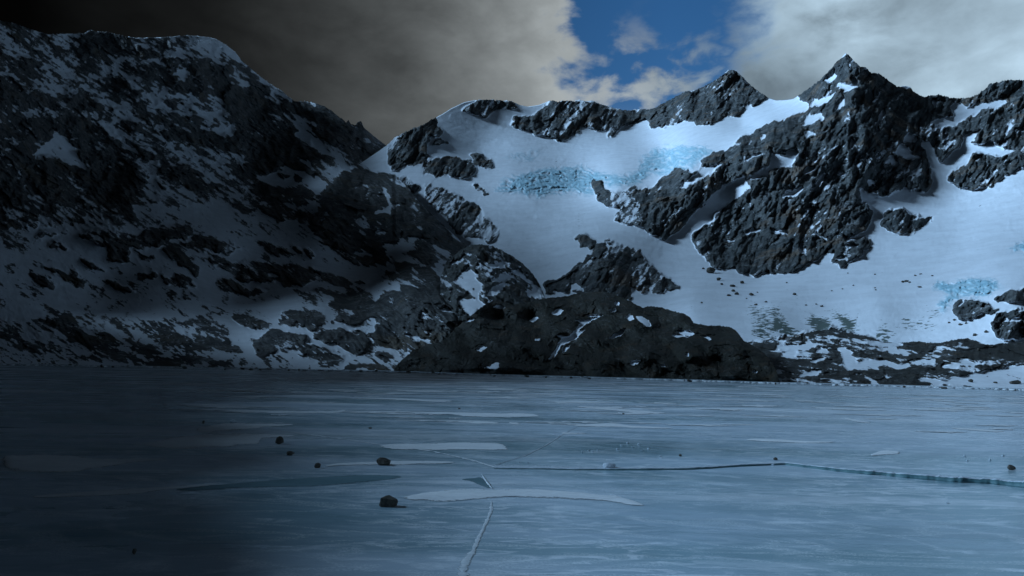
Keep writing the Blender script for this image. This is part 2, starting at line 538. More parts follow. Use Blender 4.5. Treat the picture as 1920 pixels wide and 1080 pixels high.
cov_far = [
    (fr, [(725, 275), (760, 244), (790, 231), (818, 216), (823, 225), (831, 250), (822, 256), (800, 252), (808, 262), (800, 270), (804, 292), (800, 305), (790, 310), (760, 312), (735, 320), (725, 300)]),
    (.45, [(815, 262), (830, 257), (848, 267), (838, 271), (815, 269)]),
    (.35, [(795, 327), (790, 313), (810, 300), (840, 290), (855, 288), (875, 297), (890, 315), (890, 326), (860, 333), (835, 332), (800, 330)]),
    (.22, [(880, 286), (900, 285), (927, 305), (920, 316), (905, 320), (886, 308)]),
    (.32, [(864, 205), (880, 194), (900, 184), (935, 184), (962, 188), (978, 197), (945, 204), (925, 212), (910, 221), (893, 216), (878, 209)]),
    (.2, [(880, 346), (895, 346), (925, 361), (915, 366), (890, 357)]),
    (.4, [(735, 333), (765, 332), (785, 344), (787, 361), (775, 366), (755, 350)]),
    (-.02, [(790, 340), (840, 352), (905, 392), (937, 430), (935, 447), (920, 460), (900, 445), (860, 444), (830, 409), (800, 384)]),
    (.27, [(958, 232), (966, 217), (985, 220), (1000, 216), (1015, 206), (1024, 188), (1060, 184), (1100, 184), (1130, 195), (1165, 203), (1200, 206), (1215, 225), (1190, 232),
           (1170, 240), (1157, 256), (1143, 256), (1140, 245), (1120, 247), (1100, 239), (1085, 245), (1085, 255), (1060, 258), (1045, 264), (1038, 256), (1020, 255), (995, 247), (970, 240)]),
    (.38, [(1190, 202), (1235, 196), (1265, 179), (1305, 165), (1345, 144), (1367, 125), (1390, 138), (1412, 160), (1446, 182), (1415, 197), (1400, 198), (1385, 212), (1360, 218),
           (1340, 231), (1300, 232), (1285, 226), (1260, 235), (1240, 241), (1215, 241), (1222, 228), (1205, 215)]),
    # the rib and the big central massif
    (.50, [(1110, 345), (1120, 336), (1140, 350), (1150, 358), (1185, 350), (1200, 358), (1215, 353), (1235, 338), (1260, 318), (1285, 313), (1295, 322), (1310, 303), (1325, 294), (1345, 281), (1360, 279), (1380, 270),
           (1392, 256), (1420, 243), (1445, 233), (1480, 216), (1515, 204), (1518, 192), (1487, 183), (1590, 92), (1682, 157), (1722, 174), (1735, 190), (1745, 215), (1752, 250), (1740, 270), (1748, 300), (1752, 325),
           (1748, 345), (1738, 358), (1700, 350), (1670, 366), (1640, 392), (1632, 412), (1620, 431), (1590, 440), (1570, 452), (1560, 468), (1530, 490), (1500, 508), (1440, 512), (1410, 514), (1380, 503), (1350, 505),
           (1330, 490), (1310, 475), (1297, 450), (1310, 430), (1340, 410), (1350, 395), (1372, 378), (1392, 358), (1385, 345), (1360, 350), (1338, 366), (1310, 392), (1290, 407), (1270, 437), (1250, 446), (1225, 441),
           (1205, 425), (1160, 421), (1148, 407), (1170, 395), (1115, 378)]),
    (.1, [(1140, 350), (1150, 358), (1185, 350), (1200, 358), (1212, 385), (1205, 425), (1160, 421), (1148, 407), (1170, 395), (1130, 378)]),
    (-.2, [(1152, 372), (1190, 366), (1200, 380), (1196, 395), (1165, 392)]),
    (-.9, strip(1272, 352, 1350, 306, 11)), (-.9, strip(1300, 318, 1318, 306, 9)), (-.8, strip(1280, 330, 1276, 352, 5)),
    (-1, [(1292, 412), (1340, 368), (1372, 345), (1396, 330), (1402, 345), (1390, 362), (1350, 398), (1310, 432), (1296, 446), (1280, 436)]),
    (-1, [(1398, 337), (1410, 325), (1440, 308), (1440, 288), (1466, 280), (1487, 274), (1497, 291), (1480, 314), (1452, 318), (1420, 336)]),
    (.4, strip(1462, 290, 1472, 286, 5)),
    (-.85, strip(1546, 160, 1571, 129, 8)), (-.7, [(1568, 154), (1590, 157), (1606, 159), (1597, 168), (1583, 178), (1577, 168)]), (-.6, strip(1599, 138, 1604, 160, 8)),
    (-.8, strip(1521, 201, 1574, 171, 8)), (-.8, strip(1560, 206, 1583, 186, 9)), (-.8, strip(1500, 234, 1543, 209, 12)), (-.6, strip(1536, 228, 1545, 214, 9)),
    (-.8, strip(1502, 254, 1533, 244, 7)), (-.7, strip(1520, 302, 1534, 287, 10)), (-.8, strip(1505, 325, 1530, 309, 7)), (-.8, strip(1522, 358, 1548, 326, 7)),
    (-.8, strip(1468, 372, 1508, 343, 9)), (-.7, strip(1590, 275, 1600, 262, 8)), (-.8, strip(1642, 230, 1661, 198, 9)), (-.7, strip(1634, 222, 1651, 248, 6)),
    (-.8, strip(1696, 264, 1720, 253, 10)), (-.9, [(1682, 290), (1688, 266), (1722, 299), (1700, 293)]), (-.8, [(1650, 313), (1672, 294), (1681, 308)]),
    (-.8, strip(1621, 339, 1640, 345, 7)), (-.6, strip(1572, 322, 1586, 326, 8)), (-.7, strip(1445, 265, 1440, 350, 5)), (-.6, strip(1400, 440, 1412, 432, 6)), (-.7, strip(1438, 425, 1482, 442, 6)),
    (-.7, strip(1515, 400, 1524, 430, 4)), (-.8, strip(1396, 300, 1440, 284, 6)), (-.8, strip(1420, 262, 1444, 250, 6)), (-.7, strip(1500, 448, 1514, 484, 8)), (-.6, strip(1519, 435, 1555, 454, 5)),
    (-.7, strip(1346, 448, 1390, 452, 4)), (-.7, strip(1395, 440, 1430, 428, 6)),
    (-.9, [(1600, 352), (1625, 362), (1655, 370), (1700, 355), (1700, 362), (1660, 386), (1635, 395)]),
    (-1, [(1728, 268), (1738, 262), (1756, 300), (1760, 345), (1745, 385), (1736, 380), (1745, 345), (1742, 310)]),
    # right-hand ridge
    (.42, [(1722, 174), (1760, 172), (1800, 180), (1835, 171), (1853, 152), (1885, 145), (2100, 120), (2100, 285), (1980, 290), (1925, 309), (1895, 322), (1860, 348), (1835, 354), (1805, 352), (1776, 335), (1783, 322), (1802, 308), (1760, 300), (1745, 270), (1748, 215)]),
    (-.8, [(1744, 187), (1762, 187), (1760, 198), (1750, 202)]), (-.9, [(1750, 228), (1772, 222), (1792, 214), (1775, 205), (1790, 194), (1830, 195), (1870, 183), (1883, 183), (1872, 197), (1850, 208), (1815, 219), (1792, 234), (1762, 243)]),
    (.2, strip(1812, 200, 1832, 196, 6)),
    (-.9, [(1808, 248), (1841, 244), (1832, 262), (1816, 271), (1862, 270), (1908, 281), (1873, 293), (1827, 288), (1802, 310), (1770, 312), (1752, 308), (1778, 288), (1802, 275)]),
    (.1, [(1752, 250), (1778, 252), (1800, 262), (1790, 275), (1760, 285), (1750, 270)]),
    (.33, [(1780, 338), (1790, 318), (1812, 303), (1832, 290), (1870, 295), (1890, 290), (1910, 300), (1880, 322), (1857, 345), (1822, 352)]),
    (.42, [(1649, 419), (1660, 401), (1669, 391), (1693, 392), (1721, 405), (1753, 406), (1750, 413), (1732, 420), (1714, 438), (1686, 441), (1669, 429)]),
    (.42, [(1561, 482), (1563, 464), (1570, 447), (1609, 443), (1635, 450), (1633, 464), (1616, 468), (1619, 478), (1602, 489), (1574, 500), (1561, 492)]),
    (-.8, strip(1575, 456, 1612, 462, 7)), (-.8, strip(1562, 483, 1590, 484, 4)),
    # knoll in the middle of the snow
    (.33, [(1016, 533), (1030, 524), (1060, 514), (1076, 503), (1100, 482), (1112, 470), (1085, 456), (1068, 446), (1085, 438), (1108, 444), (1125, 460), (1150, 464), (1190, 480), (1190, 500), (1180, 530),
           (1185, 562), (1150, 562), (1100, 545), (1085, 552), (1020, 552)]),
    (.06, [(1125, 455), (1150, 450), (1190, 466), (1225, 497), (1262, 524), (1278, 542), (1240, 552), (1200, 546), (1182, 532), (1190, 500), (1185, 480)]),
    (.4, [(1225, 522), (1245, 518), (1268, 532), (1276, 541), (1240, 549), (1228, 540)]),
    (-.9, strip(1060, 540, 1095, 538, 7)), (-.8, strip(1025, 545, 1090, 552, 6)),
    # rock by the ice cave, lower right
    (.42, [(1786, 582), (1792, 563), (1813, 561), (1838, 563), (1878, 577), (1859, 589), (1827, 597), (1800, 596)]),
    (.4, [(1862, 562), (1890, 546), (1925, 534), (2100, 520), (2100, 560), (1905, 567)]), (.42, [(1855, 607), (1866, 590), (1922, 576), (2100, 565), (2100, 640), (1920, 634), (1876, 639)]),
    (-.8, strip(1796, 576, 1812, 566, 5)), (-.7, strip(1880, 606, 1925, 590, 4)),
    (.2, [(1400, 640), (1440, 634), (1500, 622), (1560, 612), (1600, 622), (1650, 640), (1650, 690), (1400, 700)]),
]
ice_far = [
    (.25, [(925, 355), (960, 328), (1020, 318), (1090, 312), (1130, 322), (1170, 330), (1210, 310), (1225, 320), (1200, 345), (1150, 350), (1130, 340), (1115, 342), (1112, 366), (1090, 362), (1050, 362), (1010, 371), (975, 364), (940, 360)]),
    (.1, [(1195, 302), (1230, 278), (1300, 271), (1332, 274), (1348, 286), (1320, 297), (1290, 317), (1240, 332), (1215, 320)]),
    (-.25, [(935, 292), (1000, 284), (1024, 290), (1000, 302), (950, 302)]),
    (-.1, strip(1395, 250, 1410, 238, 8)),
    (.75, [(1746, 538), (1767, 527), (1792, 531), (1820, 521), (1855, 523), (1885, 535), (1866, 546), (1834, 557), (1809, 553), (1787, 563), (1772, 578), (1767, 592), (1756, 570), (1788, 549)]),
    (.5, [(1888, 465), (1920, 455), (1960, 460), (1930, 471), (1897, 472)]),
]
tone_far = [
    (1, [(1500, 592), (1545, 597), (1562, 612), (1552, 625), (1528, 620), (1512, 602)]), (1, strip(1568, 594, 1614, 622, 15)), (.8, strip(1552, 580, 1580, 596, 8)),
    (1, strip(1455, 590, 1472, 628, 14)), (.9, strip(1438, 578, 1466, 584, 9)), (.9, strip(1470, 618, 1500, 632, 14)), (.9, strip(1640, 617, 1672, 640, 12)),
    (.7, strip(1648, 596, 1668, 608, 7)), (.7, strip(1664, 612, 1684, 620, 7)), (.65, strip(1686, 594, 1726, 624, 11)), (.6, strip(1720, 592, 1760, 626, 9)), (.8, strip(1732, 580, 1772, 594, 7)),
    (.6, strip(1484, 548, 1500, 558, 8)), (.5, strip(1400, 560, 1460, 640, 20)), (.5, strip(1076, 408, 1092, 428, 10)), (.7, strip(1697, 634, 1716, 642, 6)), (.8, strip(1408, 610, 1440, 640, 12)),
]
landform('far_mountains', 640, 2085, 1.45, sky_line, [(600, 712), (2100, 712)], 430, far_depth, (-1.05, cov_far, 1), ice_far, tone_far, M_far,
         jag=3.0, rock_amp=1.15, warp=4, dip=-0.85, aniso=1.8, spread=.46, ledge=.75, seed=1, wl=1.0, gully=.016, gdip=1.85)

# ---------------------------------------------------------------- left mountain and its terraces down to the lake
left_top = [(-260, -60), (-150, -20), (-60, 10), (0, 38), (30, 44), (62, 56), (90, 64), (120, 63), (158, 62), (166, 57), (200, 60), (235, 68), (255, 71), (300, 70), (330, 68), (350, 66), (385, 69), (405, 73), (425, 85), (440, 96),
            (452, 112), (470, 128), (480, 137), (497, 150), (515, 163), (530, 171), (540, 181), (553, 190), (570, 190), (590, 193), (608, 199), (622, 208), (640, 222), (649, 230), (653, 224), (658, 233), (667, 234), (670, 229), (677, 227), (683, 240),
            (695, 250), (710, 262), (724, 273), (735, 285), (738, 303), (742, 330), (762, 347), (785, 378), (815, 407), (845, 435), (874, 461), (884, 470), (905, 490), (930, 520), (960, 560), (985, 600), (1005, 705)]
lk = .45
cov_left = [
    # broad ground tone
    (-.12, [(-260, -60), (1005, -60), (1005, 430), (590, 420), (420, 385), (-260, 385)]),
    (.10, [(-260, -60), (60, -60), (150, 150), (240, 300), (260, 420), (-260, 430)]),  # extra rock cover at far left, darkening it in place of shade
    (-.05, [(80, 180), (330, 215), (440, 290), (560, 350), (560, 400), (300, 330), (180, 240)]),
    (lk, [(144, 91), (151, 74), (162, 55), (211, 58), (243, 70), (252, 91), (229, 99), (197, 102), (155, 99)]),
    (lk, [(255, 88), (262, 82), (281, 85), (299, 102), (271, 109)]), (.3, [(296, 81), (320, 78), (350, 70), (380, 80), (350, 90), (324, 92), (306, 95)]),
    (lk, [(271, 120), (338, 102), (384, 109), (436, 130), (433, 141), (384, 141), (338, 134), (310, 142), (281, 134)]),
    (lk, [(306, 151), (317, 141), (369, 144), (422, 144), (432, 170), (373, 178), (345, 171), (310, 165)]), (-.7, strip(334, 138, 362, 137, 10)),
    (.62, [(422, 190), (432, 155), (470, 160), (500, 160), (520, 190), (535, 215), (545, 240), (560, 270), (590, 300), (598, 322), (590, 332), (570, 320), (530, 312), (500, 327), (485, 320), (470, 295), (440, 285), (425, 270), (440, 235), (425, 215)]),
    (lk, [(204, 155), (225, 141), (246, 165), (267, 169), (243, 181), (218, 172)]), (.3, [(264, 148), (283, 158), (276, 168)]),
    (lk, [(120, 190), (162, 169), (186, 190), (188, 206), (155, 200)]), (lk, [(299, 193), (317, 183), (329, 197), (327, 208)]), (.25, [(324, 180), (373, 197), (369, 204), (338, 197)]),
    (.3, [(352, 218), (380, 213), (412, 229), (387, 239), (366, 236)]), (.4, [(288, 218), (313, 225), (359, 253), (361, 268), (317, 253)]), (.45, [(366, 246), (429, 250), (440, 262), (470, 290), (482, 322), (440, 292), (400, 275), (380, 270)]),
    (.3, [(229, 222), (264, 225), (283, 260), (246, 243)]),
    (.30, [(-260, 120), (0, 140), (40, 155), (90, 185), (140, 205), (200, 245), (240, 285), (277, 330), (272, 350), (240, 350), (245, 392), (150, 386), (60, 370), (-260, 390)]),
    (.5, [(90, 225), (140, 205), (200, 245), (240, 285), (277, 330), (272, 350), (240, 350), (245, 390), (190, 385), (160, 320), (90, 262), (60, 250)]),
    (-.6, [(78, 272), (108, 245), (150, 290), (170, 318), (120, 300), (60, 292)]), (-.12, [(0, 70), (130, 75), (150, 130), (110, 180), (60, 160), (-80, 60)]),  # upper-left snow given part rock cover to read as shaded
    (.2, [(60, 80), (78, 95), (70, 97)]), (.3, [(0, 100), (80, 120), (90, 140), (30, 130)]),
    (.4, [(253, 271), (278, 271), (300, 299), (274, 299)]), (.35, [(299, 320), (352, 306), (394, 334), (401, 357), (366, 355), (334, 341)]), (.3, [(288, 338), (320, 348), (299, 356)]),
    (.35, [(557, 193), (585, 190), (596, 208), (645, 225), (652, 246), (677, 260), (698, 274), (707, 303), (691, 315), (656, 312), (635, 292), (621, 271), (593, 253), (568, 225)]),
    (.5, [(628, 240), (660, 255), (698, 276), (704, 305), (690, 312), (650, 305)]), (.35, [(520, 175), (545, 190), (556, 225), (540, 215)]), (.55, [(709, 317), (733, 300), (742, 330), (723, 333)]),
    (.25, strip(505, 205, 570, 275, 16)), (.22, strip(570, 255, 640, 318, 18)), (-.85, strip(540, 232, 634, 300, 8)), (-.8, strip(560, 290, 600, 325, 6)),
    (.42, [(480, 345), (530, 348), (560, 352), (603, 368), (585, 382), (540, 380), (500, 370), (470, 358)]), (.3, [(520, 335), (560, 330), (575, 340), (540, 345)]),
    (-.8, [(480, 335), (500, 326), (530, 314), (570, 322), (600, 335), (618, 340), (600, 356), (560, 348), (520, 345)]), (.35, strip(518, 322, 548, 332, 8)), (.3, strip(552, 336, 572, 342, 9)),
    (.62, [(586, 430), (590, 400), (605, 375), (620, 345), (650, 325), (690, 316), (722, 320), (737, 343), (762, 349), (787, 374), (817, 403), (847, 431), (878, 461), (855, 467), (820, 452), (790, 447), (760, 442), (740, 457),
           (726, 470), (732, 487), (700, 502), (660, 490), (640, 475), (625, 455), (600, 440)]),
    (-.9, [(703, 392), (730, 386), (760, 381), (757, 389), (722, 398), (710, 404)]), (-.9, [(718, 460), (740, 456), (775, 455), (770, 468), (740, 478), (724, 474)]), (-.7, strip(672, 330, 695, 378, 4)), (-.7, strip(700, 425, 725, 442, 6)),
    (-.7, strip(618, 390, 600, 425, 5)), (-.8, strip(668, 408, 688, 424, 5)), (-.6, strip(655, 475, 698, 474, 6)), (-.6, strip(745, 418, 762, 450, 4)),
    (-.6, strip(640, 352, 700, 345, 4)), (-.6, strip(720, 350, 735, 400, 4)),
    (.35, [(480, 385), (520, 385), (572, 400), (560, 412), (540, 417), (500, 400)]), (.3, [(560, 415), (572, 414), (566, 424)]),
    (.35, [(584, 440), (608, 436), (625, 450), (640, 478), (610, 460)]), (.3, [(480, 450), (500, 455), (550, 475), (545, 482), (510, 475), (480, 462)]), (.3, strip(542, 457, 568, 480, 8)), (.3, strip(566, 460, 590, 482, 8)),
    (.45, [(380, 480), (420, 485), (480, 490), (560, 500), (640, 515), (694, 531), (640, 534), (600, 525), (545, 536), (500, 530), (470, 522), (450, 526), (420, 505)]),
    (-.7, strip(508, 508, 530, 522, 8)), (-.5, strip(580, 515, 606, 522, 7)), (.3, strip(590, 545, 632, 550, 9)), (.15, strip(640, 540, 700, 556, 14)), (.3, strip(612, 570, 642, 576, 8)),
    (lk, [(141, 434), (211, 429), (257, 436), (299, 427), (345, 429), (361, 440), (338, 450), (303, 447), (299, 464), (278, 466), (239, 456), (243, 482), (218, 489), (208, 461), (176, 459), (151, 447)]),
    (lk, [(341, 461), (366, 443), (405, 454), (428, 471), (398, 475), (373, 471)]), (lk, [(303, 468), (334, 468), (369, 500), (371, 514), (331, 496)]), (.4, [(151, 486), (176, 487), (202, 508), (176, 503)]),
    (.3, [(70, 491), (116, 505), (160, 521), (158, 532), (134, 524), (102, 514)]), (.35, [(49, 514), (88, 515), (111, 539), (81, 535)]), (.3, [(194, 524), (225, 529), (255, 548), (218, 543)]),
    (.42, [(299, 517), (338, 515), (371, 541), (334, 534), (310, 532)]), (.42, [(398, 528), (422, 529), (487, 543), (490, 556), (443, 549)]), (.3, [(258, 510), (289, 513), (290, 525), (260, 524)]), (.25, strip(340, 545, 362, 560, 9)),
    (.25, strip(250, 470, 290, 488, 14)), (.2, strip(60, 440, 135, 440, 7)), (.2, strip(95, 455, 130, 468, 9)), (.3, strip(410, 485, 440, 505, 12)), (.25, strip(360, 435, 460, 475, 6)), (.15, strip(140, 424, 370, 424, 3)),
    # lake shore, left
    (-.16, [(-260, 585), (60, 600), (150, 588), (260, 604), (380, 592), (440, 612), (420, 640), (480, 690), (-260, 690)]),
    (.32, [(134, 619), (169, 633), (211, 658), (267, 661), (246, 681), (197, 681), (134, 672), (190, 661), (148, 637)]), (.35, [(232, 633), (260, 637), (306, 661), (296, 664), (257, 656)]),
    (.35, [(288, 623), (324, 623), (359, 640), (338, 658), (310, 640)]), (.3, [(359, 626), (422, 637), (457, 661), (405, 661), (369, 647)]), (.4, [(300, 677), (330, 671), (356, 676), (356, 686), (300, 686)]),
    (.3, strip(183, 622, 228, 634, 8)), (.3, strip(100, 601, 148, 612, 8)), (.2, strip(25, 640, 90, 668, 8)), (.3, strip(360, 676, 440, 680, 9)), (.2, strip(230, 676, 300, 683, 6)), (.2, strip(320, 600, 366, 606, 6)), (.15, strip(380, 588, 430, 590, 5)),
    (.42, [(433, 592), (460, 583), (500, 602), (515, 616), (488, 619), (456, 606)]), (.45, [(520, 600), (530, 582), (592, 581), (620, 602), (602, 609), (590, 619), (556, 612)]), (.45, [(620, 606), (640, 590), (690, 579), (765, 573), (722, 592), (700, 597), (650, 606)]),
    (.6, [(478, 645), (490, 630), (512, 621), (545, 620), (572, 630), (566, 650), (540, 656), (500, 664), (484, 660)]), (.5, [(585, 626), (620, 618), (680, 622), (690, 642), (690, 656), (670, 662), (650, 656), (610, 642)]),
    (.4, [(556, 650), (590, 645), (615, 660), (652, 665), (642, 680), (620, 691), (578, 691), (600, 672), (566, 674)]), (.45, [(648, 683), (700, 682), (722, 694), (643, 694)]), (.3, strip(705, 668, 742, 674, 12)), (.25, strip(555, 665, 582, 675, 8)),
    (.7, [(700, 572), (720, 550), (760, 540), (800, 535), (840, 543), (868, 563), (905, 588), (885, 602), (870, 632), (840, 637), (760, 640), (698, 624), (716, 602), (698, 592)]),
    (.7, [(688, 625), (760, 632), (850, 641), (885, 655), (880, 700), (815, 662), (760, 657), (700, 642)]), (-.8, strip(815, 577, 880, 586, 8)), (-.8, strip(755, 628, 815, 634, 6)), (-.7, strip(788, 590, 805, 594, 5)),
    (.28, [(725, 512), (750, 493), (800, 498), (850, 530), (865, 545), (800, 540), (760, 522)]), (.3, [(765, 472), (800, 465), (822, 480), (812, 497), (780, 490)]), (.35, [(780, 450), (830, 455), (870, 470), (860, 490), (830, 470), (795, 462)]),
    (.2, [(610, 548), (690, 560), (700, 580), (640, 575)]),
]
left_depth = [(-240, -40, 420), (0, 40, 560), (160, 60, 700), (350, 66, 850), (480, 137, 950), (570, 190, 1000), (680, 235, 1050), (735, 285, 1050), (200, 200, 560), (0, 200, 420), (-200, 200, 330), (400, 200, 720), (560, 260, 800), (680, 300, 880),
              (0, 380, 330), (-200, 400, 260), (200, 380, 400), (400, 380, 480), (550, 360, 580), (640, 335, 640), (740, 350, 640), (600, 430, 440), (700, 490, 410), (860, 460, 470), (800, 400, 520),
              (200, 430, 310), (400, 450, 340), (0, 470, 250), (200, 540, 240), (450, 550, 260), (650, 540, 300), (800, 480, 380), (900, 520, 350), (0, 600, 170), (200, 620, 165), (400, 620, 175), (600, 580, 215), (760, 545, 240), (850, 560, 230),
              (-200, 640, 135), (0, 683, 128), (300, 687, 135), (600, 692, 140), (740, 697, 148), (900, 700, 160), (760, 640, 190), (540, 625, 165), (900, 640, 190), (1000, 690, 160), (-200, 680, 128)]
landform('left_mountain', -260, 1005, 1.5, left_top, [(-260, 679), (0, 685), (300, 689.5), (740, 698), (1005, 702)], 430, left_depth, (-0.42, cov_left, 1), None, None, M_left,
         jag=3.2, rock_amp=1.0, shore=True, warp=5, dip=0.55, aniso=1.9, spread=.52, ledge=.9, seed=300, wl=.9, gully=.010, gdip=.9)

# ---------------------------------------------------------------- knoll between the left mountain and the outcrop
landform('rock_knoll', 826, 1050, 1.2, [(826, 520), (836, 492), (850, 480), (868, 466), (885, 459), (905, 458), (925, 462), (942, 470), (960, 480), (980, 494), (998, 512), (1010, 530), (1020, 552), (1030, 580), (1050, 640)],
         [(820, 690), (1060, 690)], 170, [(830, 510, 330), (900, 460, 350), (1010, 530, 340), (860, 560, 270), (940, 540, 290), (1000, 600, 260), (830, 690, 215), (1040, 690, 215), (920, 500, 320)],
         (.42, [(-.55, [(870, 505), (880, 495), (895, 510), (905, 535), (898, 560), (870, 545), (855, 528)]), (-.45, strip(905, 500, 955, 490, 9)), (-.35, strip(915, 530, 980, 505, 12)),
                (-.45, strip(840, 500, 880, 478, 6)), (-.5, strip(905, 555, 960, 530, 10)), (-.45, strip(960, 500, 1010, 550, 8)), (-.4, strip(920, 475, 955, 488, 6)), (-.4, strip(985, 545, 1015, 556, 8)), (-.5, [(862, 560), (905, 560), (920, 580), (880, 590)])], 1),
         None, None, M_knoll, jag=2.5, seed=500, dip=.5, aniso=1.5, spread=.55, ledge=.9, wl=.6, knob=.02)

# ---------------------------------------------------------------- dark outcrop at the lake edge
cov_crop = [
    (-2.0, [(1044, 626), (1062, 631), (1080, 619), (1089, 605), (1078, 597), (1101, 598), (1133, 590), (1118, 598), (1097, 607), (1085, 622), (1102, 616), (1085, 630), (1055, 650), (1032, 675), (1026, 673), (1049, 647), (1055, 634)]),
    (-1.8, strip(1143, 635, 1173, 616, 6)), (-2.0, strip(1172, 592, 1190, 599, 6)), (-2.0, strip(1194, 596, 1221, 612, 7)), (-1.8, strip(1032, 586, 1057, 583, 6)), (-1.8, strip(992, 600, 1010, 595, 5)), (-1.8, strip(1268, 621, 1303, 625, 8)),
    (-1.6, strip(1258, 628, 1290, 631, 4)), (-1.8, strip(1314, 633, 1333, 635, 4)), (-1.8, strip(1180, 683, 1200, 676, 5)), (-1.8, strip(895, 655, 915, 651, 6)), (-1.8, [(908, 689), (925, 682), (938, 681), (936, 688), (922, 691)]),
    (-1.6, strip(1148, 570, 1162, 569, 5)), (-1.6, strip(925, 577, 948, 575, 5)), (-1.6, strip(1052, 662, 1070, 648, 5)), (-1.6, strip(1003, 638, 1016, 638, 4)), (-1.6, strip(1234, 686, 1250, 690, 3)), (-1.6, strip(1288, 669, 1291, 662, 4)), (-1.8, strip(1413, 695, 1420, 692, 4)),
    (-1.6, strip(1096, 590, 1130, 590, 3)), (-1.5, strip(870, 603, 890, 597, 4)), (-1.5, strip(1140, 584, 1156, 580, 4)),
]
crop_depth = [(738, 697, 150), (742, 688, 152), (800, 648, 170), (865, 610, 185), (930, 562, 200), (1000, 565, 196), (1120, 546, 200), (1200, 577, 178), (1290, 590, 168), (1370, 612, 150), (1425, 655, 136), (1455, 690, 122), (1462, 718, 118),
              (900, 640, 166), (1000, 620, 166), (1040, 640, 158), (1100, 600, 172), (1150, 640, 148), (1250, 650, 140), (1350, 650, 136), (900, 700, 146), (1050, 706, 134), (1250, 712, 126), (1250, 610, 160), (1000, 660, 146)]
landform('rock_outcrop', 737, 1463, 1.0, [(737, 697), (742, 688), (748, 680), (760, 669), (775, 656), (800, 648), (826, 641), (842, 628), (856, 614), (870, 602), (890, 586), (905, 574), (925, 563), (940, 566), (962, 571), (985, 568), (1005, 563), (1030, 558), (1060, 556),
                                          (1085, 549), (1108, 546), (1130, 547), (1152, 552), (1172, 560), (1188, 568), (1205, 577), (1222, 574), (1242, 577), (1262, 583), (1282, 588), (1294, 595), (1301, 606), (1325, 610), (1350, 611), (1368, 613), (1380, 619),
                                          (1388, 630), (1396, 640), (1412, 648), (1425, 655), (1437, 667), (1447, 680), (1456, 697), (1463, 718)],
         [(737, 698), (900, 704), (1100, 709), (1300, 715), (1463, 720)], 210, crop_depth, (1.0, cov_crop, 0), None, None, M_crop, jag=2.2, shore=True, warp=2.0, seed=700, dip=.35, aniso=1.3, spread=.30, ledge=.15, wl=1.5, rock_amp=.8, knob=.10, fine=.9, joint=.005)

# ---------------------------------------------------------------- low rocks along the right shore
cov_shore = [
    (1.1, [(1835, 645), (1920, 640), (2100, 636), (2100, 668), (1920, 668), (1860, 674), (1800, 668)]),
    (-.9, [(1566, 648), (1582, 652), (1600, 662), (1606, 678), (1650, 674), (1700, 679), (1762, 671), (1742, 684), (1700, 690), (1650, 695), (1600, 691), (1584, 683)]), (-.7, [(1648, 655), (1690, 651), (1720, 664), (1762, 659), (1772, 667), (1700, 669)]),
    (-1, [(1772, 712), (1800, 703), (1850, 696), (1880, 688), (1920, 684), (2100, 676), (2100, 745), (1920, 735), (1830, 732), (1798, 727), (1770, 716)]), (-.7, strip(1440, 655, 1548, 643, 9)), (-.7, strip(1460, 672, 1500, 660, 9)),
    (-.8, strip(1716, 708, 1784, 720, 7)), (-.7, strip(1492, 704, 1548, 696, 8)), (-.7, strip(1600, 700, 1655, 722, 8)), (-.6, strip(1760, 690, 1850, 678, 6)),
    (-.6, strip(1500, 668, 1560, 650, 6)), (-.7, strip(1520, 684, 1552, 676, 7)), (-.6, strip(1650, 705, 1700, 700, 6)), (-.6, strip(1630, 640, 1690, 648, 6)),
]
landform('shore_rocks', 1385, 2090, 1.15, [(1385, 715), (1392, 645), (1405, 640), (1430, 643), (1445, 637), (1475, 638), (1500, 630), (1520, 622), (1545, 618), (1562, 618), (1590, 625), (1620, 630), (1650, 640), (1680, 643), (1720, 640), (1760, 643), (1790, 637), (1815, 634),
                                           (1835, 641), (1852, 647), (1885, 643), (1920, 641), (2000, 630), (2090, 640)],
         [(1385, 718), (1463, 720), (1700, 726), (1920, 732), (2090, 736)], 130, [(1385, 717, 118), (1450, 640, 185), (1560, 618, 205), (1700, 640, 185), (1820, 634, 180), (1920, 641, 175), (2080, 635, 165), (1450, 720, 115), (1600, 722, 112), (1800, 728, 108), (1950, 732, 106), (2080, 736, 103),
                                                                                   (1600, 680, 140), (1500, 680, 140), (1800, 680, 135), (1950, 690, 125)],
         (.50, cov_shore, 1), None, None, M_shore, jag=2.0, shore=True, warp=4, seed=900, dip=.16, aniso=2.2, spread=.82, ledge=.9, wl=.7, knob=.03)

# ---------------------------------------------------------------- the rest of the valley beyond the frame, and terrain added for shade
def valley_and_shade_ridge():
    az_ = np.radians(np.linspace(41, 319, 240))
    rr = np.linspace(0, 1, 90)
    A, S = np.meshgrid(az_, rr)
    deg = np.degrees(A)
    near = 170 + 60 * np.sin(A * 2.3)
    Rr = near * (1 + S * 7)
    # added high ridge on the left, sized for its shadow (about 270..319 degrees), low ground behind and to the right
    hmax = np.interp(deg, [41, 70, 120, 180, 225, 260, 300, 319], [330, 170, 130, 130, 140, 170, 280, 480])
    prof = np.where(S < .75, np.sin(S / .75 * math.pi / 2) ** 1.3, np.cos((S - .75) / .25 * math.pi / 2) ** .7)
    n = fbm(Rr * np.sin(A) / 160, Rr * np.cos(A) / 160, 5, .5, 41, True)
    Z = -1.5 + hmax * prof * (1 + .28 * n) + 8 * n * prof
    P = np.stack([np.sin(A) * Rr, np.cos(A) * Rr, Z], -1)
    field = -0.1 + 0.6 * fbm(P[..., 0] / 40, P[..., 1] / 40 + P[..., 2] / 30, 5, .6, 77)
    grid_mesh('valley_sides_and_shade_ridge', P, {'rock': field}, M_left)


valley_and_shade_ridge()


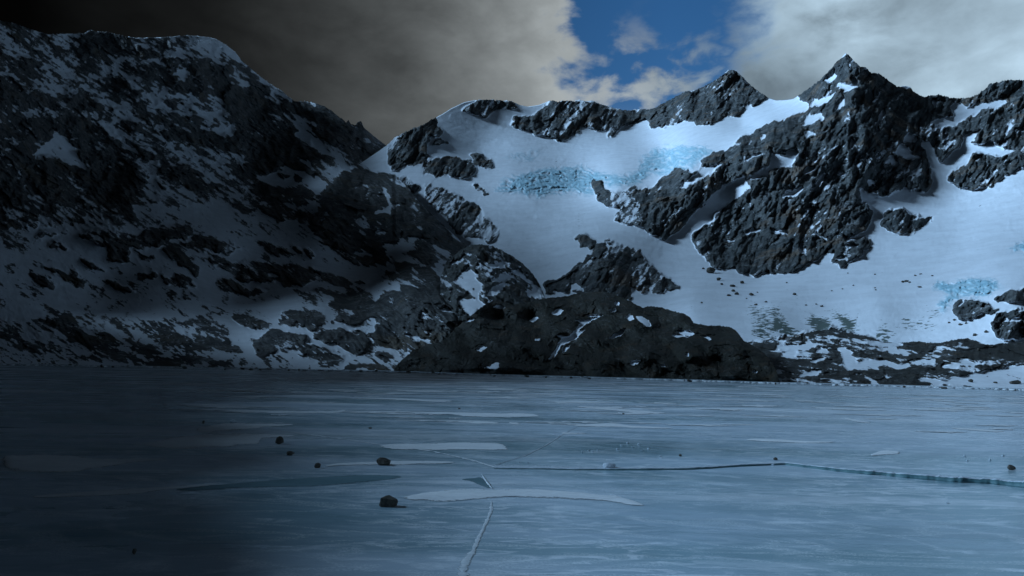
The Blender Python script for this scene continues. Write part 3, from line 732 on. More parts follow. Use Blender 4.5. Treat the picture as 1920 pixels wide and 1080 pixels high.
def shade_headland():
    """added rock rise just outside the frame, shaped to shade the left ice"""
    az_ = np.radians(np.linspace(-37.5, -88, 160))
    rr = np.exp(np.linspace(math.log(4), math.log(340), 240))
    A, Rr = np.meshgrid(az_, rr)
    t = (-np.degrees(A) - 37.5) / 50.5
    prof = np.clip(t / .16, 0, 1) ** .8 * np.clip((1 - t) / .3, 0, 1) ** .6
    end = np.clip((Rr - 4) / 1.2, 0, 1) * np.clip((340 - Rr) / 90, 0, 1)
    X, Y = Rr * np.sin(A), Rr * np.cos(A)
    n = fbm(X / Rr * 9, np.log(Rr) * 7, 6, .55, 611, True)
    n2 = fbm(A * 30, np.log(Rr) * 26, 5, .6, 612)
    grow = 1 + 0.40 * np.clip((Rr - 70) / 90, 0, 1)
    Z = -0.3 * np.minimum(1, Rr / 30) + Rr * SHADE_RISE * grow * prof * end * (1 + .3 * n + .12 * n2)
    field = .25 + .9 * n2
    grid_mesh('left_shade_headland', np.stack([X, Y, Z], -1), {'rock': field}, M_shore)


SHADE_RISE = 0.32  # steepness of the added shading rise
shade_headland()


def ground():
    me = bpy.data.meshes.new('snow_ground')
    s = 16000
    me.from_pydata([(-s, -s, -8), (s, -s, -8), (s, s, -8), (-s, s, -8)], [], [(0, 1, 2, 3)])
    at = me.attributes.new('rock', 'FLOAT', 'POINT')
    at.data.foreach_set('value', [-.4] * 4)
    me.materials.append(M_left)
    o = bpy.data.objects.new('snow_ground', me)
    COL.objects.link(o)
    o['kind'] = 'structure'


ground()


# ---------------------------------------------------------------- lake ice
def ice_mat():
    m = bpy.data.materials.new('lake_ice')
    m.use_nodes = True
    n = NT(m.node_tree)
    oc = n.new('ShaderNodeTexCoord').outputs['Object']
    a = n.noise(n.vmap(oc, (0.30, 1, 1), rot=(0, 0, .05)), 0.35, 8, 0.62, 0.7)       # broad wind-blown frost
    b = n.noise(n.vmap(oc, (0.35, 1, 1), (9, 4, 0)), 0.09, 8, 0.6, 0.6)
    c = n.noise(n.vmap(oc, (0.45, 1, 1), (2, 7, 0)), 2.6, 8, 0.68, 0.5)
    g = n.noise(oc, 60, 3, 0.6)
    vor = n.new('ShaderNodeTexVoronoi', feature='DISTANCE_TO_EDGE', ins={'Vector': n.vmap(n.new('ShaderNodeVectorMath', operation='ADD', ins={0: oc, 1: n.new('ShaderNodeTexNoise', ins={'Vector': oc, 'Scale': 0.5, 'Detail': 5}).outputs[1]}).outputs[0], (.5, 1, 1)), 'Scale': 0.16, 'Randomness': 1.0})
    base = n.mix(n.ss(a, 0.36, 0.62), (0.150, 0.250, 0.300), (0.310, 0.400, 0.480))
    base = n.mix(n.m('MULTIPLY', n.ss(b, 0.50, 0.62), 0.55), base, (0.420, 0.500, 0.580))
    base = n.mix(n.m('MULTIPLY', n.ss(b, 0.47, 0.36), 0.65), base, (0.110, 0.220, 0.250))
    base = n.mix(n.m('MULTIPLY', n.ss(c, 0.54, 0.66), 0.60), base, (0.56, 0.63, 0.70))
    base = n.mix(n.m('MULTIPLY', n.ss(c, 0.46, 0.30), 0.35), base, (0.080, 0.160, 0.200))
    base = n.mix(n.m('MULTIPLY', n.ss(g, 0.55, 0.75), 0.30), base, (0.62, 0.68, 0.74))
    # long pale wind streaks and dark clear lanes
    st = n.noise(n.vmap(oc, (0.06, 0.42, 1), (1, 3, 0), (0, 0, 0.03)), 0.8, 10, 0.74, 0.4)
    base = n.mix(n.m('MULTIPLY', n.ss(st, 0.53, 0.62), 0.55), base, (0.52, 0.58, 0.64))
    base = n.mix(n.m('MULTIPLY', n.ss(st, 0.47, 0.38), 0.45), base, (0.075, 0.160, 0.200))
    # ripple marks left by the wind
    wv = n.noise(n.vmap(oc, (1.0, 3.2, 1), (8, 8, 0), (0, 0, 0.25)), 1.3, 7, 0.62, 1.6)
    wm = n.ss(n.noise(oc, 0.22, 3, 0.5), 0.42, 0.58)
    base = n.mix(n.m('MULTIPLY', n.m('MULTIPLY', n.ss(wv, 0.53, 0.60), wm), 0.60), base, (0.60, 0.66, 0.72))
    bub = n.new('ShaderNodeTexVoronoi', feature='F1', ins={'Vector': oc, 'Scale': 26.0}).outputs[0]
    base = n.mix(n.m('MULTIPLY', n.m('MULTIPLY', n.ss(bub, 0.22, 0.12), n.ss(c, 0.48, 0.62)), 0.6), base, (0.66, 0.72, 0.76))
    # small drifted snow flecks
    fl = n.noise(n.vmap(oc, (0.35, 1, 1), (5, 1, 0)), 0.38, 9, 0.62, 0.3)
    oy = n.new('ShaderNodeSeparateXYZ', ins={0: oc}).outputs[1]
    flk = n.m('MULTIPLY', n.m('MULTIPLY', n.ss(fl, 0.565, 0.60), 0.6), n.ss(oy, 16.0, 40.0))     # the wind leaves more snow farther out
    # frost feathers: speckled curved bands
    fb = n.noise(n.vmap(oc, (.5, 1.3, 1), (4, 9, 0), (0, 0, .5)), 0.55, 3, 0.5, 2.2)
    sp = n.noise(oc, 38, 3, .7)
    band = n.m('MULTIPLY', n.m('MULTIPLY', n.ss(n.m('ABSOLUTE', n.m('SUBTRACT', fb, 0.5)), 0.05, 0.0), n.ss(sp, 0.42, 0.60)), 0.40)
    base = n.mix(band, base, (0.72, 0.78, 0.82))
    base = n.mix(flk, base, (0.76, 0.80, 0.84))
    crack = n.m('MULTIPLY', n.ss(vor.outputs[0], 0.010, 0.001), n.m('MULTIPLY', n.ss(b, .42, .6), 0.45))
    base = n.mix(crack, base, (0.70, 0.75, 0.80))
    base = n.mix(1.0, base, (1.46, 1.42, 1.40), 'MULTIPLY')
    rough = n.m('ADD', 0.15, n.m('ADD', n.m('MULTIPLY', n.ss(a, 0.3, 0.7), 0.22), n.m('MULTIPLY', flk, 0.4)))
    rip = n.noise(n.vmap(oc, (0.5, 1, 1)), 5.0, 5, 0.6, 0.6)
    h = n.m('ADD', n.m('MULTIPLY', rip, 0.008), n.m('ADD', n.m('MULTIPLY', a, 0.05), n.m('MULTIPLY', g, 0.0006)))
    bm = n.new('ShaderNodeBump', ins={'Strength': 0.6, 'Distance': 1.0, 'Height': h})
    p = n.new('ShaderNodeBsdfPrincipled', ins={'Base Color': base, 'Roughness': rough, 'Normal': bm.outputs[0], 'IOR': 1.38, 'Specular IOR Level': 0.5})
    o = n.new('ShaderNodeOutputMaterial')
    n.t.links.new(p.outputs[0], o.inputs[0])
    return m


def simple_mat(name, ca, cb, scale, rough=0.8, bump=0.3, dist=0.01, detail=6, spec=0.3):
    m = bpy.data.materials.new(name)
    m.use_nodes = True
    n = NT(m.node_tree)
    oc = n.new('ShaderNodeTexCoord').outputs['Object']
    a = n.noise(oc, scale, detail, 0.6)
    b = n.noise(oc, scale * 5, 4, 0.6)
    c = n.mix(n.ss(n.m('ADD', n.m('MULTIPLY', a, .7), n.m('MULTIPLY', b, .3)), 0.35, 0.65), ca, cb)
    bm = n.new('ShaderNodeBump', ins={'Strength': bump, 'Distance': dist, 'Height': n.m('ADD', a, n.m('MULTIPLY', b, .5))})
    p = n.new('ShaderNodeBsdfPrincipled', ins={'Base Color': c, 'Roughness': rough, 'Normal': bm.outputs[0], 'Specular IOR Level': spec})
    o = n.new('ShaderNodeOutputMaterial')
    n.t.links.new(p.outputs[0], o.inputs[0])
    return m


def feather_mat(name, ca, cb, thr=0.45, sc=2.0):
    """thin snow or frost that breaks up towards its rim"""
    m = bpy.data.materials.new(name)
    m.use_nodes = True
    n = NT(m.node_tree)
    oc = n.new('ShaderNodeTexCoord').outputs['Object']
    e = n.new('ShaderNodeAttribute', attribute_name='rim').outputs['Fac']
    a = n.noise(n.vmap(oc, (.35, 1, 1)), sc, 8, .65, .4)
    b = n.noise(oc, sc * 8, 4, .65)
    rip = n.noise(n.vmap(oc, (.8, 2.4, 1), rot=(0, 0, .3)), sc * 3, 5, .6, .8)
    c = n.mix(n.ss(a, .35, .65), ca, cb)
    c = n.mix(n.m('MULTIPLY', n.ss(rip, .55, .35), .35), c, tuple(v * .75 for v in ca))
    op = n.ss(n.m('ADD', e, n.m('ADD', n.m('MULTIPLY', n.m('SUBTRACT', a, .5), 2.2), n.m('MULTIPLY', n.m('SUBTRACT', b, .5), .8))), thr - .16, thr + .12)
    bm = n.new('ShaderNodeBump', ins={'Strength': .5, 'Distance': .03, 'Height': n.m('ADD', rip, n.m('MULTIPLY', b, .3))})
    p = n.new('ShaderNodeBsdfPrincipled', ins={'Base Color': c, 'Roughness': .8, 'Normal': bm.outputs[0], 'Specular IOR Level': .3})
    t = n.new('ShaderNodeBsdfTransparent')
    mx = n.new('ShaderNodeMixShader', ins={0: op, 1: t.outputs[0], 2: p.outputs[0]})
    o = n.new('ShaderNodeOutputMaterial')
    n.t.links.new(mx.outputs[0], o.inputs[0])
    return m


M_ice = ice_mat()
M_drift = feather_mat('thin_wind_packed_snow', (0.72, 0.76, 0.80), (0.84, 0.87, 0.90), .48, 2.2)
M_dark = feather_mat('dark_clear_ice', (0.10, 0.185, 0.215), (0.15, 0.25, 0.29), .40, 1.0)
M_shoreice = feather_mat('shore_ice_and_snow', (0.60, 0.66, 0.72), (0.80, 0.84, 0.88), .42, .22)
M_weld = feather_mat('frosted_seam', (0.60, 0.68, 0.74), (0.82, 0.86, 0.90), .46, 9.0)
M_snow = simple_mat('drifted_snow', (0.50, 0.55, 0.62), (0.66, 0.70, 0.76), 3.0, .85, .4, .02)
M_seam = simple_mat('refrozen_seam_ice', (0.42, 0.50, 0.58), (0.68, 0.74, 0.80), 14.0, .6, .8, .02)
M_teal = simple_mat('clear_ridge_ice', (0.055, 0.130, 0.150), (0.100, 0.190, 0.210), 3.0, .55, .5, .02, spec=.3)
M_stone = simple_mat('stone', (0.045, 0.042, 0.038), (0.125, 0.112, 0.092), 14.0, .85, .8, .02)

me = bpy.data.meshes.new('lake_ice')
me.from_pydata([(-700, -400, 0), (700, -400, 0), (700, 330, 0), (-700, 330, 0)], [], [(0, 1, 2, 3)])
me.materials.append(M_ice)
lake = bpy.data.objects.new('lake_ice', me)
COL.objects.link(lake)
lake['kind'] = 'structure'


def zc(zone, pts):
    ox = {'L': 0, 'M': 640, 'R': 1280}
    out = []
    z = zone
    for p in pts:
        if isinstance(p, str):
            z = p
            continue
        out.append((ox[z] + p[0] / 2.842, 700 + p[1] / 2.842, *p[2:]))
    return out


def obj(name, bm, mat, parent=None, smooth=False):
    me = bpy.data.meshes.new(name)
    bmesh.ops.recalc_face_normals(bm, faces=bm.faces)
    bm.to_mesh(me)
    bm.free()
    if smooth:
        me.polygons.foreach_set('use_smooth', [True] * len(me.polygons))
    me.materials.append(mat)
    o = bpy.data.objects.new(name, me)
    COL.objects.link(o)
    o.parent = parent
    return o


def tag(o, label, cat, group=None):
    o['label'] = label
    o['category'] = cat
    if group:
        o['group'] = group
    return o


def centre(o, c):
    """put the object's origin on the thing itself"""
    c = Vector(c)
    o.data.transform(Matrix.Translation(-c))
    o.location = c
    return o


def patch(name, poly, h, mat, seed, edge=1.0):
    """a drift with a soft ragged rim lying on the ice: outline, domed top, real thickness"""
    P = np.array(poly)
    q = []
    for i in range(len(P)):                                   # smooth closed outline (Catmull-Rom)
        p0, p1, p2, p3 = P[i - 1], P[i], P[(i + 1) % len(P)], P[(i + 2) % len(P)]
        for t in np.linspace(0, 1, 9)[:-1]:
            q.append(.5 * ((2 * p1) + (p2 - p0) * t + (2 * p0 - 5 * p1 + 4 * p2 - p3) * t * t + (3 * p1 - p0 - 3 * p2 + p3) * t ** 3))
    q = np.array(q)
    k = np.arange(len(q))
    q[:, 1] += .55 * edge * fbm(q[:, 0] / 9, k * .35, 3, .6, seed)
    # columns across the outline: far rim, domed body, near rim
    x0, x1 = q[:, 0].min() + .3, q[:, 0].max() - .3
    xs = x0 + (x1 - x0) * (1 - np.cos(np.linspace(0, math.pi, 90))) / 2
    rows = np.array([-1, -.75, -.45, 0, .45, .75, 1.0])
    bm = bmesh.new()
    prev, rim = None, []
    qn = np.roll(q, -1, 0)
    lo, hi = [], []
    for x in xs:
        m = ((q[:, 0] - x) * (qn[:, 0] - x) <= 0) & (q[:, 0] != qn[:, 0])
        yy = q[m, 1] + (qn[m, 1] - q[m, 1]) * (x - q[m, 0]) / (qn[m, 0] - q[m, 0])
        lo.append(yy.min())
        hi.append(yy.max())
    lo, hi = np.array(lo) - .25, np.array(hi) + .25
    c0 = on_ice([xs.mean()], [(lo.mean() + hi.mean()) / 2])[0]
    for k, x in enumerate(xs):
        ym, hy = (lo[k] + hi[k]) / 2, (hi[k] - lo[k]) / 2
        end = min(1.0, 7 * min(k, len(xs) - 1 - k) / len(xs))
        Wc = on_ice(np.full(7, x), ym + hy * rows)
        row = []
        for t, p in zip(rows, Wc):
            e = (1 - t * t) * end
            row.append(bm.verts.new((p[0], p[1], .002 + h * e)))
            rim.append(min(1.0, 2.2 * (1 - abs(t))) * end)
        if prev:
            for a in range(6):
                bm.faces.new((prev[a], prev[a + 1], row[a + 1], row[a]))
        prev = row
    o = obj(name, bm, mat, None, True)
    at = o.data.attributes.new('rim', 'FLOAT', 'POINT')
    at.data.foreach_set('value', rim)
    return centre(o, c0)


SG = 'snow drifts lying on the lake ice'
drifts = [
    (.030, 'M', [(310, 670), (420, 640), (600, 616), (720, 612), (800, 620), (900, 617), (1050, 617), (1250, 632), (1400, 650), (1480, 655), (1620, 705), (1560, 708), (1430, 685), (1300, 680), (1100, 672), (900, 665), (760, 672), (560, 690), (440, 682)],
     'long arched white snow drift nearest the camera, crossed by the white seam'),
    (.035, 'M', [(200, 388), (290, 375), (500, 370), (700, 366), (840, 370), (870, 385), (890, 403), (860, 412), (600, 410), (480, 415), (300, 410), (230, 397)], 'fat oblong white snow drift behind the stone in the middle of the ice'),
    (.02, 'M', [(-90, 500), (-30, 482), (280, 468), (560, 470), (590, 480), (400, 487), (180, 489), (0, 492)], 'thin faint snow drift that the angular brown stone lies on'),
    (.03, 'L', [(765, 380), (900, 345), (1080, 320), (1200, 318), (1400, 322), (1590, 333), (1400, 347), (1230, 355), (1200, 372), (1380, 378), (1250, 392), (1150, 403), (900, 404), (800, 390)], 'broad dim forked snow drift left of the small round stone'),
    (.03, 'L', [(1040, 297), (1150, 272), (1230, 264), (1350, 268), (1570, 273), (1400, 290), (1330, 298), (1100, 315)], 'pointed dim snow drift just behind the broad forked drift on the left'),
    (.03, 'L', [(40, 430), (350, 428), (500, 450), (700, 455), (890, 458), (700, 480), (540, 505), (400, 530), (200, 535), (40, 525)], 'wide barely visible snow drift at the dark left edge of the ice'),
    (.05, 'L', [(1080, 192), (1300, 196), (1720, 203), (1830, 197), (1830, 208), (1600, 214), (1300, 207)], 'long narrow snow drift on the far left ice, behind the pointed drift'),
    (.05, 'M', [(200, 205), (600, 208), (980, 213), (1040, 232), (700, 233), (560, 218)], 'long white snow drift across the middle distance in front of the dark outcrop'),
    (.04, 'M', [(610, 257), (700, 252), (830, 262), (820, 268), (700, 268)], 'short white snow drift just in front of the long middle-distance drift'),
    (.04, 'M', [(1240, 277), (1430, 265), (1480, 270), (1560, 280), (1750, 290), (1740, 295), (1500, 288), (1300, 284)], 'humped white snow drift at the far end of the thin diagonal crack'),
    (.05, 'M', [(1250, 177), (1400, 180), (1560, 195), (1730, 210), (1650, 215), (1450, 201)], 'slanting white snow drift ending at a small hooked crack'),
    (.06, 'M', [(0, 132), (250, 133), (570, 145), (560, 152), (430, 150), (300, 141)], 'thin pale snow drift far out on the ice, left of centre'),
    (.03, 'R', [(340, 355), (420, 348), (600, 358), (810, 366), (700, 371), (450, 365)], 'thin white snow drift behind the bend of the pressure ridge'),
    (.03, 'R', [(1000, 440), (1060, 412), (1140, 415), (1155, 428), (1100, 434)], 'small wedge-shaped white snow drift right of the bend of the ridge'),
    (.04, 'R', [(1430, 290), (1560, 295), (1710, 308), (1650, 313), (1480, 299)], 'bright narrow snow streak on the ice at the far right'),
    (.04, 'R', [(860, 238), (920, 247), (1000, 262), (930, 261)], 'tiny slanting snow streak behind the wedge-shaped drift'),
    (.05, 'R', [(680, 180), (850, 185), (1090, 197), (900, 196)], 'narrow pale snow streak in front of the low rocks of the right shore'),
    (.02, 'L', [(180, 655), (600, 620), (900, 605), (1180, 588), (940, 618), (700, 645), (300, 665)], 'faint sliver of snow along the left end of the dark clear ice'),
    (.06, 'M', [(270, 88), (500, 91), (620, 97), (400, 99)], 'farthest thin snow streak, near the left foot of the dark outcrop'),
    (.05, 'M', [(1140, 151), (1460, 156), (1200, 160)], 'thin snow streak in front of the middle of the dark outcrop'),
    (.03, 'M', [(895, 262), (950, 265), (940, 272), (905, 271)], 'tiny round snow spot right of the short white drift'),
    (.03, 'M', [(1180, 316), (1310, 320), (1200, 324)], 'little snow spot where the diagonal crack meets the humped drift'),
]
for i, (h, z, pts, lab) in enumerate(drifts):
    o = patch('snow_drift', zc(z, pts), .008 + h * .12, M_drift, 60 + i, 1.6)
    tag(o, lab, 'snow drift', SG)

# many thin streaks of blown snow far out on the lake
unit = bmesh.new()
_p = None
for k in range(25):
    u = -1 + k / 12
    wv_ = (1 - u * u) ** .5 * (1 + .35 * math.sin(5 * u + 1) + .25 * math.sin(13 * u)) + .02
    _r = [unit.verts.new((u, t * wv_ + .25 * math.sin(3 * u), .004 + .02 * (1 - t * t))) for t in (-1, -.5, 0, .5, 1)]
    if _p:
        for a in range(4):
            unit.faces.new((_p[a], _p[a + 1], _r[a + 1], _r[a]))
    _p = _r
streak = obj('snow_streak', unit, M_drift, None, True)
_at = streak.data.attributes.new('rim', 'FLOAT', 'POINT')
_at.data.foreach_set('value', [v for k in range(25) for v in (0, .5 + .3 * (0 < k < 24), .6 + .4 * (1 < k < 23), .5 + .3 * (0 < k < 24), 0)])
_rs = random.Random(12)
for k in range(120):
    px_ = _rs.uniform(330, 1930)
    d_ = _rs.uniform(0, 1) ** 1.3 * 78 + (9 if k % 3 else 16)
    py_ = float(horizon(px_)) + 18 + d_
    c_ = on_ice([px_], [py_])[0]
    D_ = float(np.linalg.norm(c_))
    o = streak if k == 0 else streak.copy()
    if k:
        COL.objects.link(o)
    o.location = c_
    o.scale = (_rs.uniform(12, 70) * D_ / F, _rs.uniform(.5, 1.3) * D_ * D_ / (F * EYE), 1)
    o.rotation_euler = (0, 0, _rs.uniform(-.12, .12))
    tag(o, 'thin pale streak of wind-blown snow lying far out on the lake ice', 'snow streak', 'thin snow streaks on the far ice')

o = patch('dark_ice', zc('L', [(930, 620), (1180, 592), (1400, 572), (1600, 556), (1819, 546), 'M', (120, 540), (330, 550), (200, 575), (0, 596), 'L', (1600, 604), (1300, 612), (1060, 626)]), .004, M_dark, 91)
o['kind'] = 'structure'
o = patch('dark_ice', zc('M', [(640, 566), (700, 558), (745, 553), (770, 580), (790, 612), (740, 598), (690, 576)]), .004, M_dark, 92)
o['kind'] = 'structure'


def ribbon(name, pts, h, mat, seed, wob=1.0, label=None, cat=None, group=None, lumpy=.5, fq=6.0, slim=.72):
    """a low raised weld of refrozen ice along a crack; pts = (x, y, width in pixels)"""
    A = np.array(pts, float)
    t = np.concatenate([[0], np.cumsum(np.hypot(np.diff(A[:, 0]), np.diff(A[:, 1])))])
    n = max(int(t[-1] / 2.0), 12)
    tt = np.linspace(0, t[-1], n)
    x, y, wd = (np.interp(tt, t, A[:, i]) for i in range(3))
    x = x + wob * fbm(tt / 14, tt * 0, 4, .6, seed)
    y = y + .35 * wob * fbm(tt / 14, tt * 0 + 5, 4, .6, seed)
    C = on_ice(x, y)
    dist = np.linalg.norm(C, axis=1)
    hw = slim * wd * dist / F / 2 * (1 + 1.3 * fbm(tt / fq, tt * 0 + 9, 4, .7, seed)).clip(.3, 2) * np.clip(np.minimum(tt, t[-1] - tt) / 10, .12, 1)
    T = np.gradient(C, axis=0)
    T /= np.linalg.norm(T, axis=1, keepdims=True)
    Nn = np.stack([-T[:, 1], T[:, 0], T[:, 2] * 0], -1)
    bm = bmesh.new()
    prev = None
    hh = h * (1 + lumpy * fbm(tt / 5, tt * 0 + 2, 3, .6, seed + 1))
    for i in range(n):
        row = [bm.verts.new(C[i] + Nn[i] * hw[i] * s + np.array([0, 0, z * hh[i] + .003])) for s, z in ((-1.5, 0), (-.7, .6), (-.1, 1), (.6, .7), (1.5, 0))]
        if prev:
            for k in range(4):
                bm.faces.new((prev[k], prev[k + 1], row[k + 1], row[k]))
        prev = row
    o = obj(name, bm, mat, None, True)
    at = o.data.attributes.new('rim', 'FLOAT', 'POINT')
    at.data.foreach_set('value', [0.0, .7, 1.0, .8, 0.0] * n)
    centre(o, C[n // 2])
    if label:
        tag(o, label, cat, group)
    return o


ribbon('ice_seam', zc('M', [(745, 541, 3), (760, 560, 5), (782, 590, 6.5), (802, 618, 6)]), .015, M_weld, 5, 1.2, 'short white hooked seam beside the little dark hole in the ice', 'ice seam', 'white seams in the ice')
ribbon('ice_seam', zc('M', [(800, 676, 4), (797, 735, 6), (770, 800, 6), (735, 870, 7), (700, 950, 9), (665, 1000, 15), (650, 1040, 16), (640, 1130, 14)]), .003, M_weld, 6, 2.2, 'long ragged white seam running towards the camera from the arched drift', 'ice seam', 'white seams in the ice', slim=.95)
ribbon('ice_seam', zc('L', [(1480, 307, 1.5), (1819, 350, 2), 'M', (200, 380, 2.2), (480, 415, 2.5), (700, 465, 3), (830, 505, 3.5)]), .010, M_weld, 7, .8, slim=2.0, label='straight thin white seam slanting from the far left to the ridge', cat='ice seam', group='white seams in the ice')
ribbon('ice_seam', zc('M', [(820, 492, 2.5), (870, 473, 2.5), (980, 440, 2.5), (1090, 385, 2.2), (1190, 320, 1.8), (1262, 285, 1.3)]), .006, M_weld, 8, .8, 'thin white seam climbing diagonally to the humped drift', 'ice seam', 'white seams in the ice')
ribbon('ice_seam', zc('M', [(1700, 208, 1.4), (1722, 228, .9), (1819, 262, .5), 'R', (130, 300, .5), (290, 326, .4)]), .004, M_weld, 9, .6, 'hair-thin hooked seam far out beyond the humped drift', 'ice seam', 'white seams in the ice')


def pressure_ridge():
    """a plate pushed up along a crack: steep clear teal face towards the camera, frosted lip sloping away"""
    pts = zc('M', [(815, 508, 1.2), (1100, 511, 2.0), (1250, 515, 2.0), (1480, 514, 2.8), (1819, 512, 3.2), 'R', (150, 505, 3.2), (300, 494, 3.2), (545, 484, 3.4), (560, 485, 4), (820, 517, 5.5), (1000, 533, 6.5), (1430, 570, 8), (1640, 580, 8), (1819, 600, 10), (2100, 640, 12)])
    A = np.array(pts, float)
    t = np.concatenate([[0], np.cumsum(np.hypot(np.diff(A[:, 0]), np.diff(A[:, 1])))])
    n = int(t[-1] / 3)
    tt = np.linspace(0, t[-1], n)
    x, y, hp = (np.interp(tt, t, A[:, i]) for i in range(3))
    hp = hp * .8 * (1 + .45 * fbm(tt / 45, tt * 0 + 3, 3, .6, 8))
    y = y + .5 * fbm(tt / 20, tt * 0, 4, .6, 3)
    C = on_ice(x, y + hp * .5)
    dist = np.linalg.norm(C, axis=1)
    hz = hp * dist / F * (1 + .25 * fbm(tt / 7, tt * 0, 3, .6, 12))
    dirs = C / dist[:, None]
    root = bpy.data.objects.new('pressure_ridge', None)
    COL.objects.link(root)
    root.location = C[n // 2]
    tag(root, 'low teal pressure ridge of broken ice running across the lake to the right edge', 'ice ridge')
    face, lip = bmesh.new(), bmesh.new()
    off = np.array(root.location)
    pf = pl = None
    jig = fbm(tt / 4, tt * 0, 3, .6, 21)
    for i in range(n):
        d = np.array([dirs[i][0], dirs[i][1], 0])
        f = [C[i] - off + d * a + np.array([0, 0, z]) for a, z in ((-.015, -.01), (.012 + .004 * jig[i], hz[i] * .55), (.05, hz[i]), (.12, hz[i] * .8), (.14, -.01))]
        l = [C[i] - off + d * a + np.array([0, 0, z]) for a, z in ((.04 + .01 * jig[i], hz[i] * .95), (.05 + .015 * jig[i], hz[i] + .003), (.22 + .05 * jig[i], hz[i] + .002), (.34 + .1 * jig[i], hz[i] * .45 + .002), (.55 + .3 * jig[i], -.01))]
        rf, rl = [face.verts.new(v) for v in f], [lip.verts.new(v) for v in l]
        if pf:
            for k in range(4):
                face.faces.new((pf[k], pf[k + 1], rf[k + 1], rf[k]))
                lip.faces.new((pl[k], pl[k + 1], rl[k + 1], rl[k]))
            face.faces.new((pf[4], pf[0], rf[0], rf[4]))
            lip.faces.new((pl[4], pl[0], rl[0], rl[4]))
        pf, pl = rf, rl
    obj('ridge_face', face, M_teal, root, True)
    obj('frosted_lip', lip, M_seam, root, True)


pressure_ridge()
# drifted snow and shattered shore ice along the waterline
o = ribbon('shore_snow', [(-200, 681, 3), (0, 685.5, 3), (300, 690, 3), (600, 696, 3), (742, 699, 3), (860, 703.5, 2.5), (1000, 707, 3), (1150, 711, 2.5), (1300, 715.5, 3), (1463, 721, 3), (1600, 724, 3), (1760, 728.5, 3), (1920, 733, 3), (2080, 737, 3)], .25, M_shoreice, 77, 1.6, fq=45.0, slim=1.5)
o['kind'] = 'structure'


# ---------------------------------------------------------------- stones on the ice
def stone_bm(wd, dp, ht, seed, flat=.12, cuts=26, box=0.0):
    rnd = random.Random(seed)
    bm = bmesh.new()
    for _ in range(cuts):
        v = Vector((rnd.gauss(0, 1), rnd.gauss(0, 1), rnd.gauss(0, 1))).normalized()
        if box:
            m_ = max(abs(c) for c in v)
            v = v.lerp(v / m_, box)
        v *= rnd.uniform(.86, 1.05)
        bm.verts.new((v.x * wd / 2, v.y * dp / 2, v.z * ht / 2))
    r = bmesh.ops.convex_hull(bm, input=bm.verts)
    bmesh.ops.delete(bm, geom=[g for g in r['geom_interior'] if isinstance(g, bmesh.types.BMVert)], context='VERTS')
    zmin = min(v.co.z for v in bm.verts)
    for v in bm.verts:
        v.co.z -= zmin + ht * flat
        if v.co.z < 0:
            v.co.z = -0.003
    bmesh.ops.bevel(bm, geom=bm.edges[:], offset=wd * .03, segments=1, affect='EDGES', clamp_overlap=True)
    return bm


def stone(px, py, wpx, hpx, label, seed, tilt=0, box=0.0, group=None, name='stone', mat=None, sink=0.0):
    c = on_ice([px], [py])[0]
    d = float(np.linalg.norm(c))
    wd, ht = wpx * d / F, hpx * d / F
    o = obj(name, stone_bm(wd, wd * .8, ht * 1.25, seed, box=box), mat or M_stone)
    o.location = (c[0], c[1] + wd * .3, 0)
    o.rotation_euler = (0, R(tilt), 0)
    tag(o, label, {'stone': 'stone', 'shore_boulder': 'boulder'}.get(name, 'ice lump'), group)
    return o


stone(727, 951, 33, 17, 'blocky grey-brown stone lying left of the arched snow drift, nearest big stone', 3, 0, .85)
stone(716, 873, 28, 14, 'angular brown stone lying on the thin faint snow drift', 8, 6, .3)
stone(522, 833, 17, 13, 'rounded dark stone with a hooked tip, farther left, tall', 15, 0, .1)
stone(542, 854, 18, 7, 'flat dark stone just in front of the rounded stone', 21)
stone(595, 878, 12, 10, 'small pointed dark stone left of the angular brown stone', 25, -12)
stone(250, 1040, 8, 9, 'lone small dark stone in the dark lower left corner of the ice', 31)
stone(381, 794, 5, 5, 'tiny dark stone behind the pointed drift on the left', 33)
stone(694, 804, 8, 3, 'tiny dark pebble on the ice behind the fat oblong drift', 35)
stone(861, 767, 5, 2.5, 'tiny dark pebble by the long middle-distance drift', 37)
stone(1169, 777, 5, 3, 'tiny dark pebble below the slanting drift', 39)
stone(1276, 856, 6, 4.5, 'tiny dark pebble behind the teal ridge, right of centre', 41)
stone(1455, 863, 9, 5, 'small dark stone just behind the bend of the teal ridge', 43)
stone(1612, 886, 9, 4.5, 'small dark stone lying against the front of the teal ridge', 45)
stone(1899, 882, 13, 8, 'dark stone behind the teal ridge near the right edge', 47, 10)
stone(1143, 880, 26, 12, 'rounded lump of white ice sitting on the teal ridge', 51, 0, 0, None, 'ice_lump', M_seam)
stone(435, 792, 12, 5, 'small lump of snowy ice on the back of the pointed drift', 53, 0, 0, None, 'ice_lump', M_seam)
# crumbs of ice scattered where the plate broke
rnd = random.Random(5)
crumbs = [(1165, 835), (1158, 842), (1177, 831), (1186, 838), (1198, 833), (1216, 841), (1104, 845), (1112, 847), (1120, 844), (1092, 848), (1204, 845), (1238, 855), (1240, 858), (990, 868), (975, 867), (1810, 856), (1815, 864), (1882, 855), (1857, 863), (1450, 872), (1778, 943)]
for i, (x, y) in enumerate(crumbs):
    stone(x, y + 1, rnd.uniform(3, 6.5), rnd.uniform(1.8, 3), 'small white crumb of broken ice scattered on the lake surface', 200 + i, group='crumbs of ice on the lake', name='ice_crumb', mat=M_seam)

# ---------------------------------------------------------------- boulders lying on the snow slopes
def on_surface(name, px, py):
    P, X, Y = SURF[name]
    j = int(np.argmin(np.abs(X[0] - px)))
    i = int(np.argmin(np.abs(Y[:, j] - py)))
    return P[i, j]


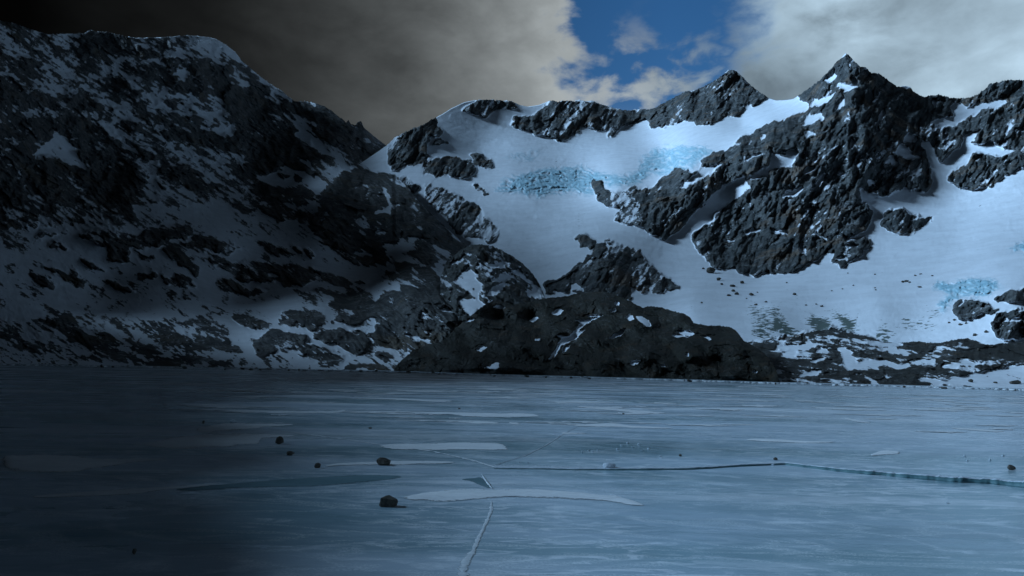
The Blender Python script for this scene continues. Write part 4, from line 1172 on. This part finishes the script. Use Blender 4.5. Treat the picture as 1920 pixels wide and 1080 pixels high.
BG = 'boulders scattered on the snow below the massif'
bl = [(1333, 508, 19, 10, 'largest dark boulder on the snow at the left foot of the massif'), (1348, 524, 10, 5, 'dark boulder left of the cluster on the snow slope')]
bl += [(x, y, w_, h_, None) for x, y, w_, h_ in
       [(1354, 533, 6, 4), (1373, 535, 11, 6), (1375, 545, 8, 4), (1366, 553, 9, 5), (1381, 551, 10, 5), (1391, 530, 9, 5), (1408, 552, 10, 5), (1417, 571, 7, 3.5), (1315, 567, 5, 3), (1318, 503, 6, 3), (1436, 566, 6, 3), (1400, 560, 4, 2), (1420, 548, 4, 2),
        (1490, 552, 7, 4), (1530, 570, 4, 2), (1540, 574, 7, 3), (1580, 542, 4, 2), (1600, 535, 4, 2), (1640, 540, 4, 2), (1642, 543, 4, 2), (1692, 529, 6, 3), (1700, 527, 8, 3), (1706, 530, 5, 2), (1716, 517, 6, 2), (1726, 514, 5, 2), (1724, 538, 8, 2.5), (1640, 514, 4, 2),
        (1748, 517, 4, 2), (1590, 512, 3, 2), (1560, 545, 4, 2), (1512, 572, 5, 2), (1475, 530, 4, 2), (1802, 608, 8, 4), (1812, 606, 5, 3), (1790, 600, 6, 3), (1850, 622, 7, 4), (1828, 628, 8, 4), (1780, 605, 5, 2.5), (1690, 441, 7, 3)]]
for i, (x, y, w_, h_, lab) in enumerate(bl):
    p = on_surface('far_mountains', x, y + h_ * .4)
    d = float(np.linalg.norm(p))
    o = obj('boulder', stone_bm(w_ * d / F, w_ * d / F * .8, h_ * d / F * 1.5, 400 + i, .2, 20), M_stone)
    o.location = p
    tag(o, lab or 'small dark boulder scattered on the snow slope below the massif', 'boulder', BG if not lab else None)
_rs = random.Random(31)
for k in range(46):
    px_ = _rs.uniform(120, 1935)
    py_ = float(np.interp(px_, [0, 300, 740, 900, 1100, 1300, 1463, 1700, 1920], [685, 689.5, 698, 704, 709, 715, 720, 726, 732])) + _rs.uniform(-1.0, 1.2)
    stone(px_, py_ + .6, _rs.uniform(3, 11), _rs.uniform(2, 4.5), 'dark shore boulder frozen in at the edge of the lake', 700 + k, _rs.uniform(-15, 15), _rs.uniform(0, .5), 'boulders along the shoreline', 'shore_boulder', M_stone)
for i, (x, y, w_, h_, lab) in enumerate([(1820, 717, 9, 5, 'small dark boulder on the snowy right shore, left one'), (1902, 720, 19, 7, 'wide dark boulder on the snowy shore near the right edge'), (1866, 719, 8, 2.5, 'low dark stone between the two shore boulders'), (1835, 658, 7, 4, 'knob of dark rock on the low shore rocks below the ice cave')]):
    p = on_surface('shore_rocks', x, y)
    d = float(np.linalg.norm(p))
    o = obj('boulder', stone_bm(w_ * d / F, w_ * d / F * .8, h_ * d / F * 1.4, 470 + i, .15, 20), M_stone)
    o.location = p
    tag(o, lab, 'boulder')
